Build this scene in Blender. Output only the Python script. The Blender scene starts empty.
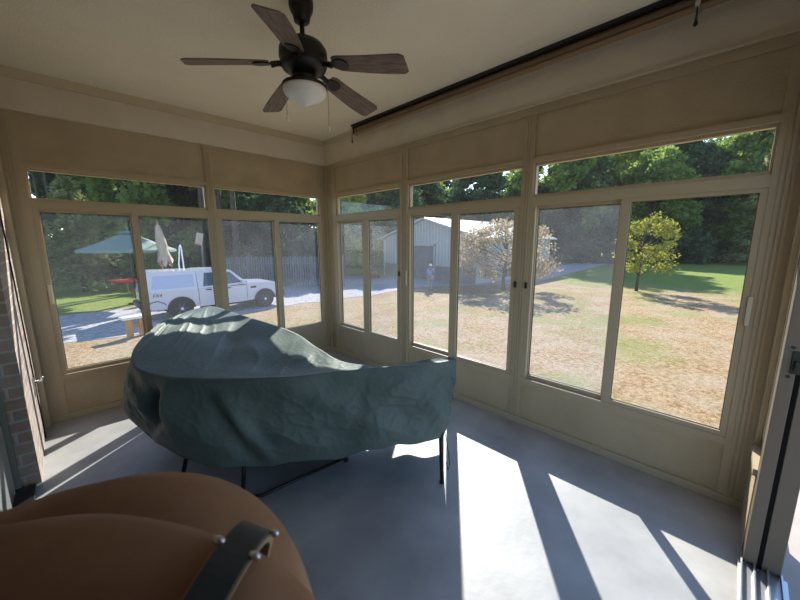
import bpy, bmesh, math, random
import numpy as np
from mathutils import Vector, Matrix, noise as mnoise
PI = math.pi
S = bpy.context.scene
COL = S.collection
rnd = random.Random(7)

# ------------------------------------------------------------------ camera
CAM = Vector((-2.642, -4.0695, 1.55))
yaw, pitch, roll = math.radians(44.829), math.radians(-9.763), math.radians(-0.159)
FPX = 338.36
fwd = Vector((math.sin(yaw)*math.cos(pitch), math.cos(yaw)*math.cos(pitch), math.sin(pitch)))
r0 = Vector((math.cos(yaw), -math.sin(yaw), 0)); u0 = r0.cross(fwd)
right = math.cos(roll)*r0 + math.sin(roll)*u0
up = -math.sin(roll)*r0 + math.cos(roll)*u0
cd = bpy.data.cameras.new('camera'); cam = bpy.data.objects.new('camera', cd); COL.objects.link(cam)
m = Matrix((right, up, -fwd)).transposed().to_4x4(); m.translation = CAM
cam.matrix_world = m
cd.sensor_width = 36; cd.lens = FPX/800*36; cd.clip_start = 0.01; cd.clip_end = 500
cd.dof.use_dof = True; cd.dof.focus_distance = 4.0; cd.dof.aperture_fstop = 11
S.camera = cam

def ray(px, py):
    return right*((px-400)/FPX) + up*((300-py)/FPX) + fwd
def at_z(px, py, z):
    d = ray(px, py); return CAM + d*((z-CAM.z)/d.z)
def at_d(px, py, depth):
    return CAM + ray(px, py)*depth

# ------------------------------------------------------------------ materials
def nm(name):
    mt = bpy.data.materials.new(name); mt.use_nodes = True
    nt = mt.node_tree; nt.nodes.clear()
    return mt, nt
def node(nt, t, **kw):
    n = nt.nodes.new(t)
    for k, v in kw.items():
        if k.startswith('i_'):
            n.inputs[k[2:].replace('_', ' ')].default_value = v
        else: setattr(n, k, v)
    return n
def c4(c): return (c[0], c[1], c[2], 1)
def pmat(name, c1, c2=None, scale=8, rough=.6, bump=0, bscale=None, metal=0, spec=.5, detail=4, stretch=(1,1,1),
         sheen=0, coat=0, pos=(.35,.65), trans=0, dist=0.01):
    mt, nt = nm(name); L = nt.links.new
    out = node(nt, 'ShaderNodeOutputMaterial'); b = node(nt, 'ShaderNodeBsdfPrincipled')
    L(b.outputs[0], out.inputs[0])
    b.inputs['Roughness'].default_value = rough; b.inputs['Metallic'].default_value = metal
    b.inputs['Specular IOR Level'].default_value = spec
    b.inputs['Sheen Weight'].default_value = sheen; b.inputs['Sheen Roughness'].default_value = .4
    b.inputs['Coat Weight'].default_value = coat
    b.inputs['Base Color'].default_value = c4(c1)
    if c2 or bump:
        tc = node(nt, 'ShaderNodeTexCoord'); mp = node(nt, 'ShaderNodeMapping')
        mp.inputs['Scale'].default_value = stretch; L(tc.outputs['Object'], mp.inputs[0])
    if c2:
        n = node(nt, 'ShaderNodeTexNoise'); n.inputs['Scale'].default_value = scale; n.inputs['Detail'].default_value = detail
        L(mp.outputs[0], n.inputs['Vector'])
        cr = node(nt, 'ShaderNodeValToRGB'); cr.color_ramp.elements[0].position = pos[0]; cr.color_ramp.elements[1].position = pos[1]
        cr.color_ramp.elements[0].color = c4(c1); cr.color_ramp.elements[1].color = c4(c2)
        L(n.outputs['Fac'], cr.inputs[0]); L(cr.outputs[0], b.inputs['Base Color'])
    if bump:
        n2 = node(nt, 'ShaderNodeTexNoise'); n2.inputs['Scale'].default_value = bscale or scale; n2.inputs['Detail'].default_value = 3
        L(mp.outputs[0], n2.inputs['Vector'])
        bp = node(nt, 'ShaderNodeBump'); bp.inputs['Strength'].default_value = bump; bp.inputs['Distance'].default_value = dist
        L(n2.outputs['Fac'], bp.inputs['Height']); L(bp.outputs[0], b.inputs['Normal'])
    return mt

M = {}
M['panel'] = pmat('panel', (.415,.337,.222), (.48,.395,.268), scale=3, rough=.55, bump=.35, bscale=90)
M['frame'] = pmat('frame', (.44,.365,.255), rough=.45, spec=.5)
M['frame_dark'] = pmat('frame_dark', (.10,.08,.06), rough=.5)
M['header'] = pmat('header', (.63,.565,.46), (.68,.615,.505), scale=4, rough=.6, bump=.3, bscale=60, stretch=(1,1,1))
M['ceiling'] = pmat('ceiling', (.84,.785,.645), (.89,.835,.69), scale=2.5, rough=.45, bump=.45, bscale=70)
M['trim'] = pmat('trim', (.60,.52,.38), rough=.45)
M['floor'] = pmat('floor', (.285,.285,.287), (.475,.470,.468), scale=2.6, rough=.5, bump=.1, bscale=25, detail=10, pos=(.28,.70))
M['jamb'] = pmat('jamb', (.155,.125,.095), rough=.5)
M['gasket'] = pmat('gasket', (.008,.008,.008), rough=.8, spec=.1)
M['alu'] = pmat('aluminium_track', (.62,.64,.68), rough=.35, metal=.85)
M['white_latch'] = pmat('latch', (.6,.55,.42), rough=.4)
M['dark_latch'] = pmat('dark_latch', (.02,.02,.02), rough=.35)
M['roller'] = pmat('roller', (.16,.10,.06), (.21,.135,.08), scale=6, stretch=(30,1,30), rough=.6)
M['roller_shadow'] = pmat('roller_shadow_band', (.02,.016,.013), rough=.6)  # near-black that paints the shadow band above the roll
M['tan_bar'] = pmat('hem_bar', (.30,.20,.115), rough=.5)
M['fan_black'] = pmat('fan_bronze', (.012,.010,.0095), rough=.4, metal=.2)
M['blade'] = pmat('blade_wood', (.11,.075,.058), (.22,.155,.12), scale=5, stretch=(1.2,14,14), rough=.55, detail=6)
M['globe'] = pmat('frosted_glass', (.96,.97,.95), rough=.4, spec=.5)
M['chain'] = pmat('chain', (.45,.38,.28), rough=.35, metal=.7)
M['steel'] = pmat('steel', (.6,.6,.6), rough=.25, metal=1)
M['black_metal'] = pmat('black_metal', (.015,.014,.014), rough=.4, metal=.2)
M['door_gray'] = pmat('door_gray', (.20,.21,.20), rough=.5)
M['white_paint'] = pmat('truck_paint', (.60,.61,.71), rough=.25, coat=.6)
M['tyre'] = pmat('tyre', (.015,.015,.015), (.03,.03,.03), scale=20, rough=.85)
M['rim'] = pmat('rim', (.10,.10,.11), rough=.35, metal=.7)
M['plastic'] = pmat('black_plastic', (.02,.02,.022), rough=.6)
M['red'] = pmat('red', (.55,.035,.035), rough=.4)
M['tail'] = pmat('tail_red', (.5,.02,.02), rough=.2, coat=.5)
M['lamp'] = pmat('headlamp', (.7,.72,.75), rough=.1, coat=.8)
M['carglass'] = pmat('car_glass', (.03,.045,.06), rough=.06, spec=.8, coat=.5)
M['capglass'] = pmat('cap_glass', (.42,.46,.66), rough=.08, spec=.8, coat=.6)  # blue reflection on the canopy window is put into the base colour
M['green_canvas'] = pmat('green_canvas', (.13,.205,.175), (.16,.24,.205), scale=3, rough=.8)
M['beige_canvas'] = pmat('beige_canvas', (.55,.46,.36), (.34,.28,.22), scale=8, stretch=(6,6,.4), rough=.85)
M['white'] = pmat('white', (.75,.76,.78), rough=.5)
M['wood'] = pmat('wood', (.36,.19,.08), (.5,.29,.13), scale=6, stretch=(5,5,.7), rough=.8)
M['fence'] = pmat('fence_wood', (.10,.115,.13), (.16,.175,.19), scale=3, stretch=(4,4,.5), rough=.85)
M['bark'] = pmat('bark', (.05,.038,.03), (.10,.078,.06), scale=5, stretch=(3,3,.6), rough=.95, bump=.8, bscale=12, dist=.03)
M['roof_metal'] = pmat('roof_metal', (.50,.50,.54), rough=.45, metal=.0)
M['door_dark'] = pmat('barn_door', (.10,.11,.12), (.14,.15,.16), scale=2, rough=.7)
M['wainscot'] = pmat('wainscot', (.19,.16,.14), (.23,.20,.18), scale=2, rough=.7)
M['gravel'] = pmat('gravel', (.24,.23,.24), (.44,.42,.425), scale=9, rough=.95, bump=.6, bscale=30, detail=8, dist=.03)
M['patio'] = pmat('patio', (.35,.315,.295), (.40,.365,.345), scale=5, rough=.8)
M['skin'] = None
M['shirt'] = pmat('blue_cloth', (.16,.24,.42), rough=.9)
M['trousers'] = pmat('grey_cloth', (.28,.27,.27), rough=.9)
M['cap_cloth'] = pmat('pale_cloth', (.72,.70,.66), rough=.9)
M['strap'] = pmat('watch_strap', (.022,.028,.027), (.03,.037,.035), scale=60, rough=.5)
M['strap_edge'] = pmat('strap_edge', (.28,.215,.12), rough=.6)
M['hair'] = pmat('hair', (.05,.03,.02), rough=.7)

def skin_mat():
    mt = pmat('skin', (.21,.098,.042), (.31,.155,.078), scale=14, rough=.6, bump=.12, bscale=140, detail=6, dist=.003)
    b = [n for n in mt.node_tree.nodes if n.type == 'BSDF_PRINCIPLED'][0]
    b.inputs['Subsurface Weight'].default_value = .12
    b.inputs['Subsurface Radius'].default_value = (.01,.004,.002); b.inputs['Subsurface Scale'].default_value = .5
    return mt
M['skin'] = skin_mat()

def cover_mat():
    mt = pmat('cover_cloth', (.092,.135,.130), (.118,.163,.157), scale=5, rough=.55, bump=.35, bscale=40, sheen=.12, spec=.35, detail=6, dist=.012)
    return mt
M['cover'] = cover_mat()

def pane_mat(name, haze, tint, gloss):
    mt, nt = nm(name); L = nt.links.new
    out = node(nt, 'ShaderNodeOutputMaterial')
    tr = node(nt, 'ShaderNodeBsdfTransparent'); tr.inputs[0].default_value = c4(tint)
    tl = node(nt, 'ShaderNodeBsdfTranslucent'); tl.inputs[0].default_value = (.86,.90,1,1)
    gl = node(nt, 'ShaderNodeBsdfGlossy'); gl.inputs['Roughness'].default_value = .03
    m1 = node(nt, 'ShaderNodeMixShader'); m1.inputs[0].default_value = haze
    tc = node(nt, 'ShaderNodeTexCoord'); n = node(nt, 'ShaderNodeTexNoise'); n.inputs['Scale'].default_value = 2.2; n.inputs['Detail'].default_value = 5
    L(tc.outputs['Object'], n.inputs['Vector'])
    mr = node(nt, 'ShaderNodeMapRange'); mr.inputs['From Min'].default_value = .25; mr.inputs['From Max'].default_value = .75
    mr.inputs['To Min'].default_value = haze*.6; mr.inputs['To Max'].default_value = haze*1.4
    L(n.outputs['Fac'], mr.inputs['Value']); L(mr.outputs[0], m1.inputs[0])
    L(tr.outputs[0], m1.inputs[1]); L(tl.outputs[0], m1.inputs[2])
    fr = node(nt, 'ShaderNodeFresnel'); fr.inputs[0].default_value = 1.35
    mu = node(nt, 'ShaderNodeMath', operation='MULTIPLY'); L(fr.outputs[0], mu.inputs[0]); mu.inputs[1].default_value = gloss
    m2 = node(nt, 'ShaderNodeMixShader'); L(mu.outputs[0], m2.inputs[0]); L(m1.outputs[0], m2.inputs[1]); L(gl.outputs[0], m2.inputs[2])
    L(m2.outputs[0], out.inputs[0])
    return mt
M['pane_clear'] = pane_mat('clear_glass', .004, (.97,.985,.98), .12)
M['pane_mild'] = pane_mat('vinyl_mild', .016, (.93,.95,.96), .18)
M['pane_haze'] = pane_mat('vinyl_hazy', .028, (.90,.93,.96), .13)

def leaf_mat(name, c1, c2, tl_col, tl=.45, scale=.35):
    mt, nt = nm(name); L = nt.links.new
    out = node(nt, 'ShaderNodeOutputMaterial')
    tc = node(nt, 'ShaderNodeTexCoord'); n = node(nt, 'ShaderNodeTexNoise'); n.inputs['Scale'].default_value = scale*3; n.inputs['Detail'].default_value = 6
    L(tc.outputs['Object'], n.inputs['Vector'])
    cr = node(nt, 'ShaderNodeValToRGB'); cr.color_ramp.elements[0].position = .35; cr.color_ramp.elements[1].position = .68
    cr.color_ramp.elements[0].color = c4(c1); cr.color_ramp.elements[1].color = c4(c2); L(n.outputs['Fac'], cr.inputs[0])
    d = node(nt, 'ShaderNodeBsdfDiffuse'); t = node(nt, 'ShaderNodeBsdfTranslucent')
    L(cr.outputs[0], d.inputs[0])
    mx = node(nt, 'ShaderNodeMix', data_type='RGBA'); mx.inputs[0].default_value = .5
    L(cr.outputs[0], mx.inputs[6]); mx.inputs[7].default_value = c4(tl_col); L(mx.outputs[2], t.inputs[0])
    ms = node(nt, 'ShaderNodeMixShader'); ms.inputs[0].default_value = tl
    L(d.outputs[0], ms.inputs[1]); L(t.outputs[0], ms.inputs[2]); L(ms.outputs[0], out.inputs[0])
    return mt
M['leaf'] = leaf_mat('leaf_green', (.09,.16,.05), (.23,.34,.10), (.42,.55,.11))
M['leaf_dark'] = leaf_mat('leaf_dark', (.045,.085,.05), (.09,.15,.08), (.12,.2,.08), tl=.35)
M['leaf_light'] = leaf_mat('leaf_light', (.18,.27,.06), (.34,.42,.10), (.55,.60,.1))
M['needle'] = leaf_mat('needle', (.12,.16,.07), (.30,.33,.15), (.34,.36,.12), tl=.4)
M['leaf_yellow'] = leaf_mat('leaf_yellow', (.16,.20,.05), (.37,.35,.08), (.48,.48,.08), tl=.45, scale=1)
M['leaf_orange'] = leaf_mat('leaf_orange', (.30,.245,.16), (.46,.37,.24), (.55,.40,.2), tl=.45, scale=1)

def brick_mat():
    mt, nt = nm('brick'); L = nt.links.new
    out = node(nt, 'ShaderNodeOutputMaterial'); b = node(nt, 'ShaderNodeBsdfPrincipled'); L(b.outputs[0], out.inputs[0])
    b.inputs['Roughness'].default_value = .9
    g = node(nt, 'ShaderNodeNewGeometry'); s = node(nt, 'ShaderNodeSeparateXYZ'); L(g.outputs['Position'], s.inputs[0])
    ad = node(nt, 'ShaderNodeMath', operation='ADD'); L(s.outputs[0], ad.inputs[0]); L(s.outputs[1], ad.inputs[1])
    cb = node(nt, 'ShaderNodeCombineXYZ'); L(ad.outputs[0], cb.inputs[0]); L(s.outputs[2], cb.inputs[1])
    br = node(nt, 'ShaderNodeTexBrick'); L(cb.outputs[0], br.inputs['Vector'])
    br.inputs['Scale'].default_value = 1.0; br.inputs['Brick Width'].default_value = .215; br.inputs['Row Height'].default_value = .075
    br.inputs['Mortar Size'].default_value = .009; br.inputs['Mortar Smooth'].default_value = .2
    br.inputs['Color1'].default_value = (.30,.20,.155,1); br.inputs['Color2'].default_value = (.42,.32,.27,1); br.inputs['Mortar'].default_value = (.46,.42,.38,1)
    n = node(nt, 'ShaderNodeTexNoise'); n.inputs['Scale'].default_value = 14; n.inputs['Detail'].default_value = 6; L(g.outputs['Position'], n.inputs['Vector'])
    mx = node(nt, 'ShaderNodeMix', data_type='RGBA', blend_type='OVERLAY'); mx.inputs[0].default_value = .55
    L(br.outputs['Color'], mx.inputs[6]); L(n.outputs['Color'], mx.inputs[7])
    hs = node(nt, 'ShaderNodeHueSaturation'); hs.inputs['Saturation'].default_value = .75; L(mx.outputs[2], hs.inputs['Color'])
    L(hs.outputs[0], b.inputs['Base Color'])
    bp = node(nt, 'ShaderNodeBump'); bp.inputs['Strength'].default_value = .8; bp.inputs['Distance'].default_value = .012; bp.invert = True
    L(br.outputs['Fac'], bp.inputs['Height']); L(bp.outputs[0], b.inputs['Normal'])
    return mt
M['brick'] = brick_mat()

def siding_mat():
    mt, nt = nm('barn_siding'); L = nt.links.new
    out = node(nt, 'ShaderNodeOutputMaterial'); b = node(nt, 'ShaderNodeBsdfPrincipled'); L(b.outputs[0], out.inputs[0])
    b.inputs['Roughness'].default_value = .55
    g = node(nt, 'ShaderNodeNewGeometry'); s = node(nt, 'ShaderNodeSeparateXYZ'); L(g.outputs['Position'], s.inputs[0])
    ad = node(nt, 'ShaderNodeMath', operation='ADD'); L(s.outputs[0], ad.inputs[0]); L(s.outputs[1], ad.inputs[1])
    w = node(nt, 'ShaderNodeTexWave'); cb = node(nt, 'ShaderNodeCombineXYZ'); L(ad.outputs[0], cb.inputs[0]); L(cb.outputs[0], w.inputs['Vector'])
    w.inputs['Scale'].default_value = 1.05
    cr = node(nt, 'ShaderNodeValToRGB'); cr.color_ramp.elements[0].color = (.38,.38,.37,1); cr.color_ramp.elements[1].color = (.50,.50,.49,1)
    L(w.outputs['Fac'], cr.inputs[0]); L(cr.outputs[0], b.inputs['Base Color'])
    bp = node(nt, 'ShaderNodeBump'); bp.inputs['Strength'].default_value = .6; bp.inputs['Distance'].default_value = .03
    L(w.outputs['Fac'], bp.inputs['Height']); L(bp.outputs[0], b.inputs['Normal'])
    return mt
M['siding'] = siding_mat()

def lawn_mat():
    mt, nt = nm('lawn'); L = nt.links.new
    out = node(nt, 'ShaderNodeOutputMaterial'); b = node(nt, 'ShaderNodeBsdfPrincipled'); L(b.outputs[0], out.inputs[0])
    b.inputs['Roughness'].default_value = .95; b.inputs['Specular IOR Level'].default_value = .1
    g = node(nt, 'ShaderNodeNewGeometry'); s = node(nt, 'ShaderNodeSeparateXYZ'); L(g.outputs['Position'], s.inputs[0])
    def noise(sc, det=6, rough=.6):
        n = node(nt, 'ShaderNodeTexNoise'); n.inputs['Scale'].default_value = sc; n.inputs['Detail'].default_value = det
        n.inputs['Roughness'].default_value = rough; L(g.outputs['Position'], n.inputs['Vector']); return n.outputs['Fac']
    def ramp(f, p0, p1, a=(0,0,0), c=(1,1,1)):
        cr = node(nt, 'ShaderNodeValToRGB'); cr.color_ramp.elements[0].position = p0; cr.color_ramp.elements[1].position = p1
        cr.color_ramp.elements[0].color = c4(a); cr.color_ramp.elements[1].color = c4(c); L(f, cr.inputs[0]); return cr.outputs[0]
    def mix(f, a, c):
        mx = node(nt, 'ShaderNodeMix', data_type='RGBA'); L(f, mx.inputs[0]); L(a, mx.inputs[6]); L(c, mx.inputs[7]); return mx.outputs[2]
    fine = noise(11, 8, .75)
    dry = ramp(fine, .38, .62, (.19,.115,.055), (.50,.35,.205))
    drypatch = ramp(noise(.9, 5), .42, .62)
    dry2 = ramp(fine, .3, .7, (.27,.19,.115), (.50,.40,.28))
    dryc = mix(drypatch, dry, dry2)
    grn = ramp(noise(6, 8, .7), .3, .7, (.10,.16,.028), (.25,.32,.07))
    patch = ramp(noise(.55, 6), .50, .66)
    sm = node(nt, 'ShaderNodeMath', operation='MULTIPLY'); L(patch, sm.inputs[0]); sm.inputs[1].default_value = .5
    near = mix(sm.outputs[0], dryc, grn)
    # the watered part of the lawn: far to the right, and beyond the drive on the left
    nz = noise(.25, 4)
    def mask(sock, a, c):
        ad = node(nt, 'ShaderNodeMath', operation='MULTIPLY_ADD'); L(nz, ad.inputs[0]); ad.inputs[1].default_value = 9; L(sock, ad.inputs[2])
        mr = node(nt, 'ShaderNodeMapRange', interpolation_type='SMOOTHSTEP'); L(ad.outputs[0], mr.inputs['Value'])
        mr.inputs['From Min'].default_value = a+4.5; mr.inputs['From Max'].default_value = c+4.5; return mr.outputs[0]
    m1 = mask(s.outputs[0], 20, 27); m2 = mask(s.outputs[1], 13, 17)
    mm = node(nt, 'ShaderNodeMath', operation='MAXIMUM'); L(m1, mm.inputs[0]); L(m2, mm.inputs[1])
    mc = node(nt, 'ShaderNodeMath', operation='MULTIPLY'); L(mm.outputs[0], mc.inputs[0]); mc.inputs[1].default_value = .92
    fin = mix(mc.outputs[0], near, grn)
    L(fin, b.inputs['Base Color'])
    bp = node(nt, 'ShaderNodeBump'); bp.inputs['Strength'].default_value = .9; bp.inputs['Distance'].default_value = .06
    L(fine, bp.inputs['Height']); L(bp.outputs[0], b.inputs['Normal'])
    return mt
M['lawn'] = lawn_mat()

# ------------------------------------------------------------------ builders
def tag(o, label=None, cat=None, group=None, kind=None):
    if label: o['label'] = label
    if cat: o['category'] = cat
    if group: o['group'] = group
    if kind: o['kind'] = kind
    return o
def empty(name, loc, rz=0):
    o = bpy.data.objects.new(name, None); COL.objects.link(o); o.location = loc; o.rotation_euler = (0,0,rz); o.empty_display_size = .1
    return o
def world_off(p):
    v = Vector((0,0,0))
    while p: v = v + p.location; p = p.parent
    return v
def obj(name, bm, mat, parent=None, smooth=False, local=False, bevel=0):
    """bm verts in world space (or in the parent's space when local)"""
    if bevel:
        bmesh.ops.remove_doubles(bm, verts=bm.verts, dist=1e-6)
        es = [e for e in bm.edges if len(e.link_faces) == 2 and e.calc_face_angle(0) > .6]
        if es: bmesh.ops.bevel(bm, geom=es, offset=bevel, segments=2, affect='EDGES', profile=.5, clamp_overlap=True)
    if parent and not local:
        off = world_off(parent)
        for v in bm.verts: v.co -= off
    me = bpy.data.meshes.new(name); bm.to_mesh(me); bm.free()
    if smooth:
        for p in me.polygons: p.use_smooth = True
    me.materials.append(M[mat] if isinstance(mat, str) else mat)
    o = bpy.data.objects.new(name, me); COL.objects.link(o)
    if parent: o.parent = parent
    return o
def struct(name, bm, mat, parent=None, **kw):
    o = obj(name, bm, mat, parent, **kw)
    if not parent: o['kind'] = 'structure'
    return o
def B(): return bmesh.new()
def box(bm, x0, x1, y0, y1, z0, z1, mat=None):
    x0, x1 = sorted((x0,x1)); y0, y1 = sorted((y0,y1)); z0, z1 = sorted((z0,z1))
    vs = [bm.verts.new(p) for p in ((x0,y0,z0),(x1,y0,z0),(x1,y1,z0),(x0,y1,z0),(x0,y0,z1),(x1,y0,z1),(x1,y1,z1),(x0,y1,z1))]
    for f in ((3,2,1,0),(4,5,6,7),(0,1,5,4),(1,2,6,5),(2,3,7,6),(3,0,4,7)): bm.faces.new([vs[i] for i in f])
    return bm
def frame_axes(d):
    d = d.normalized(); a = Vector((0,0,1)) if abs(d.z) < .9 else Vector((1,0,0))
    x = d.cross(a).normalized(); return x, d.cross(x).normalized()
def tube(bm, pts, rad, seg=10, cap=True):
    pts = [Vector(p) for p in pts]
    rads = rad if isinstance(rad, (list,tuple)) else [rad]*len(pts)
    rings = []; X = None
    for i, p in enumerate(pts):
        d = (pts[min(i+1,len(pts)-1)] - pts[max(i-1,0)])
        if X is None: X, Y = frame_axes(d)
        else:
            d = d.normalized(); X = (X - d*X.dot(d)).normalized(); Y = d.cross(X)
        rings.append([bm.verts.new(p + (X*math.cos(2*PI*k/seg) + Y*math.sin(2*PI*k/seg))*rads[i]) for k in range(seg)])
    for a, b_ in zip(rings, rings[1:]):
        for k in range(seg): bm.faces.new((a[k], a[(k+1)%seg], b_[(k+1)%seg], b_[k]))
    if cap:
        bm.faces.new(list(reversed(rings[0]))); bm.faces.new(rings[-1])
    return bm
def lathe(bm, c, prof, seg=32, axis='z', cap=True):
    rings = []
    for r, h in prof:
        ring = []
        for k in range(seg):
            a = 2*PI*k/seg; p = (r*math.cos(a), r*math.sin(a), h)
            if axis == 'y': p = (p[0], p[2], p[1])
            if axis == 'x': p = (p[2], p[0], p[1])
            ring.append(bm.verts.new(Vector(c)+Vector(p)))
        rings.append(ring)
    for a, b_ in zip(rings, rings[1:]):
        for k in range(seg): bm.faces.new((a[k], a[(k+1)%seg], b_[(k+1)%seg], b_[k]))
    if cap:
        bm.faces.new(list(reversed(rings[0]))); bm.faces.new(rings[-1])
    bmesh.ops.recalc_face_normals(bm, faces=bm.faces)
    return bm
def prism(bm, poly, z0, z1):
    a = [bm.verts.new((x,y,z0)) for x, y in poly]; b_ = [bm.verts.new((x,y,z1)) for x, y in poly]
    n = len(poly)
    bm.faces.new(list(reversed(a))); bm.faces.new(b_)
    for i in range(n): bm.faces.new((a[i], a[(i+1)%n], b_[(i+1)%n], b_[i]))
    bmesh.ops.recalc_face_normals(bm, faces=bm.faces)
    return bm
def xf(bm, mat4):
    bmesh.ops.transform(bm, matrix=mat4, verts=bm.verts); return bm
def copy_tree(o, parent=None):
    c = o.copy(); COL.objects.link(c); c.parent = parent
    for ch in list(o.children): copy_tree(ch, c)
    return c

# ------------------------------------------------------------------ room shell
CZ = 2.845; RX = -2.91; RY = -4.24; WT = .075     # ceiling height, house wall, door wall, wall thickness
struct('floor', box(B(), RX-.2, .0, RY-.14, 0, -.25, 0), 'floor')
bm = B(); box(bm, RX-.25, .35, RY-.5, .35, CZ, CZ+.16); struct('ceiling', bm, 'ceiling')
GZ = -1.3                                           # grade outside

zt1, zt0, zm1, zm0 = 2.121, 1.908, 1.80, .44
# glass extents along each wall: (main sash pair, transom)
UA = [((-2.722,-2.14),(-2.08,-1.483),(-2.75,-1.489)), ((-1.337,-.757),(-.69,-.133),(-1.383,-.127))]
UB = [((-.222,-.742),(-.87,-1.365),(-.235,-1.40)), ((-1.557,-2.082),(-2.178,-2.724),(-1.547,-2.762)), ((-2.902,-3.455),(-3.522,-4.095),(-2.878,-4.113))]
FW = .032                                            # sash rail that shows around the glass

def wallbox(bm, wall, a0, a1, d0, d1, z0, z1):
    """a along the wall, d depth (0 = inner face, + = outward)"""
    if wall == 'A': box(bm, a0, a1, d0, d1, z0, z1)
    elif wall == 'B': box(bm, d0, d1, a0, a1, z0, z1)
    else: box(bm, a0, a1, RY-d0, RY-d1, z0, z1)

tcount = 10
def build_wall(wall, units, a_lo, a_hi, name):
    bm = B()
    wallbox(bm, wall, a_lo, a_hi, .012, WT-.004, GZ, zm0-.08)                   # knee wall panel (continues down outside)
    wallbox(bm, wall, a_lo, a_hi, .012, WT-.004, zt1+.05, CZ+.01)                    # panel above the transoms
    wallbox(bm, wall, a_lo, a_hi, .003, WT-.002, zm0-.105, zm0-.0735)                # sill rail
    edges = [a_lo]
    for u in units:
        e = sorted([min(u[0]+u[1]+u[2]), max(u[0]+u[1]+u[2])]); edges += [e[0]-.012, e[1]+.012]
    edges.append(a_hi)
    edges.sort()
    global tcount
    for i in range(0, len(edges), 2):                                       # posts
        pb = B()
        if edges[i+1]-edges[i] > .004:
            wallbox(pb, wall, edges[i], edges[i+1], .0, WT, GZ, CZ)
            c = (edges[i]+edges[i+1])/2; w = min(.03, (edges[i+1]-edges[i])/2-.008)
            for k in (-1,0,1):
                if w > .012: wallbox(pb, wall, c+k*w*.7-.006, c+k*w*.7+.006, -.006, .0, .02, zt1+.35)
            tcount += 1; struct('trim_%d' % tcount, pb, 'frame')
    return struct(name, bm, 'panel')
build_wall('A', UA, RX, .0, 'wall_back')
build_wall('B', UB, RY, .0, 'wall_right')
bm = B(); box(bm, 0, WT, 0, WT, GZ, CZ); box(bm, -.03, 0, -.03, 0, 0, CZ); struct('trim_5', bm, 'frame')

def bar_frame(bm, wall, a0, a1, z0, z1, w, d0, d1, wb=None, wt=None):
    wb = wb or w; wt = wt or w
    a0, a1 = sorted((a0, a1))
    wallbox(bm, wall, a0-w, a0, d0, d1, z0-wb, z1+wt); wallbox(bm, wall, a1, a1+w, d0, d1, z0-wb, z1+wt)
    wallbox(bm, wall, a0, a1, d0, d1, z0-wb, z0); wallbox(bm, wall, a0, a1, d0, d1, z1, z1+wt)

wcount = 0
def build_window(wall, u, hz, front_first):
    global wcount
    wcount += 1
    L_, R_, T_ = [tuple(sorted(x)) for x in u]
    lo = min(L_[0], R_[0], T_[0]); hi = max(L_[1], R_[1], T_[1])
    if wall == 'A': base = Vector(((lo+hi)/2, 0, zm0))
    else: base = Vector((0, (lo+hi)/2, zm0))
    root = empty('window_%d' % wcount, base); root['kind'] = 'structure'
    bm = B()                                            # master frame with the mullion rail between transom and sashes
    o0, o1 = lo-.012, hi+.012
    m0, m1 = min(L_[0],R_[0]), max(L_[1],R_[1])
    wallbox(bm, wall, o0, o1, -.004, WT-.01, zm1+.022, zt0-.022)            # rail
    wallbox(bm, wall, o0, o1, -.004, WT-.01, zm0-.072, zm0-.030)            # bottom of the frame
    wallbox(bm, wall, o0, o1, -.004, WT-.01, zt1+.02, zt1+.055)             # head
    wallbox(bm, wall, o0, m0-.006, .006, WT-.02, zm0-.031, zm1+.0225)
    wallbox(bm, wall, m1+.006, o1, .006, WT-.02, zm0-.031, zm1+.0225)
    obj('window_frame', bm, 'frame', root)
    bm = B(); bar_frame(bm, wall, T_[0], T_[1], zt0, zt1, .024, .02, .06)
    t = obj('transom', bm, 'frame', root)
    bm = B(); wallbox(bm, wall, T_[0]-.005, T_[1]+.005, .046, .050, zt0-.005, zt1+.005); obj('pane', bm, 'pane_clear', t)
    for k, (P, h) in enumerate(zip((L_, R_), hz)):
        front = (k == 0) == front_first
        d0, d1 = (.001, .035) if front else (.038, .073)
        bm = B()
        inner = 1 if (P[0]+P[1]) < (L_[0]+L_[1]+R_[0]+R_[1])/2 else 0       # side that meets the other sash
        wa = .028
        bar_frame(bm, wall, P[0], P[1], zm0, zm1, wa, d0, d1, .0295, .0215)
        gap = abs(max(L_[0],R_[0]) - min(L_[1],R_[1]))
        if front:                                                            # broad meeting stile
            if inner: wallbox(bm, wall, P[1]+wa, P[1]+gap-.012, d0, d1, zm0-.03, zm1+.0215)
            else: wallbox(bm, wall, P[0]-gap+.012, P[0]-wa, d0, d1, zm0-.03, zm1+.0215)
        s = obj('sash', bm, 'frame', root)
        bm = B(); wallbox(bm, wall, P[0]-.006, P[1]+.006, d1-.014, d1-.010, zm0-.006, zm1+.006); obj('pane', bm, h, s)
        bm = B(); bar_frame(bm, wall, P[0]+.004, P[1]-.004, zm0+.004, zm1-.004, .006, d1-.02, d1-.009); obj('gasket', bm, 'frame_dark', s)
    return root
w1 = build_window('A', UA[0], ('pane_mild','pane_mild'), False)
w2 = build_window('A', UA[1], ('pane_haze','pane_haze'), False)
w3 = build_window('B', UB[0], ('pane_haze','pane_haze'), False)
w4 = build_window('B', UB[1], ('pane_haze','pane_haze'), False)
w5 = build_window('B', UB[2], ('pane_haze','pane_clear'), False)
def latch(root, wall, a, z, h, mt, w=.014):
    bm = B(); wallbox(bm, wall, a-w, a+w, -.018, .0, z-h/2, z+h/2); obj('latch', bm, mt, root, bevel=.003)
latch(w1, 'A', -2.742, 1.12, .16, 'white_latch', .012)
latch(w5, 'B', -4.128, 1.17, .16, 'white_latch', .010)
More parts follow.
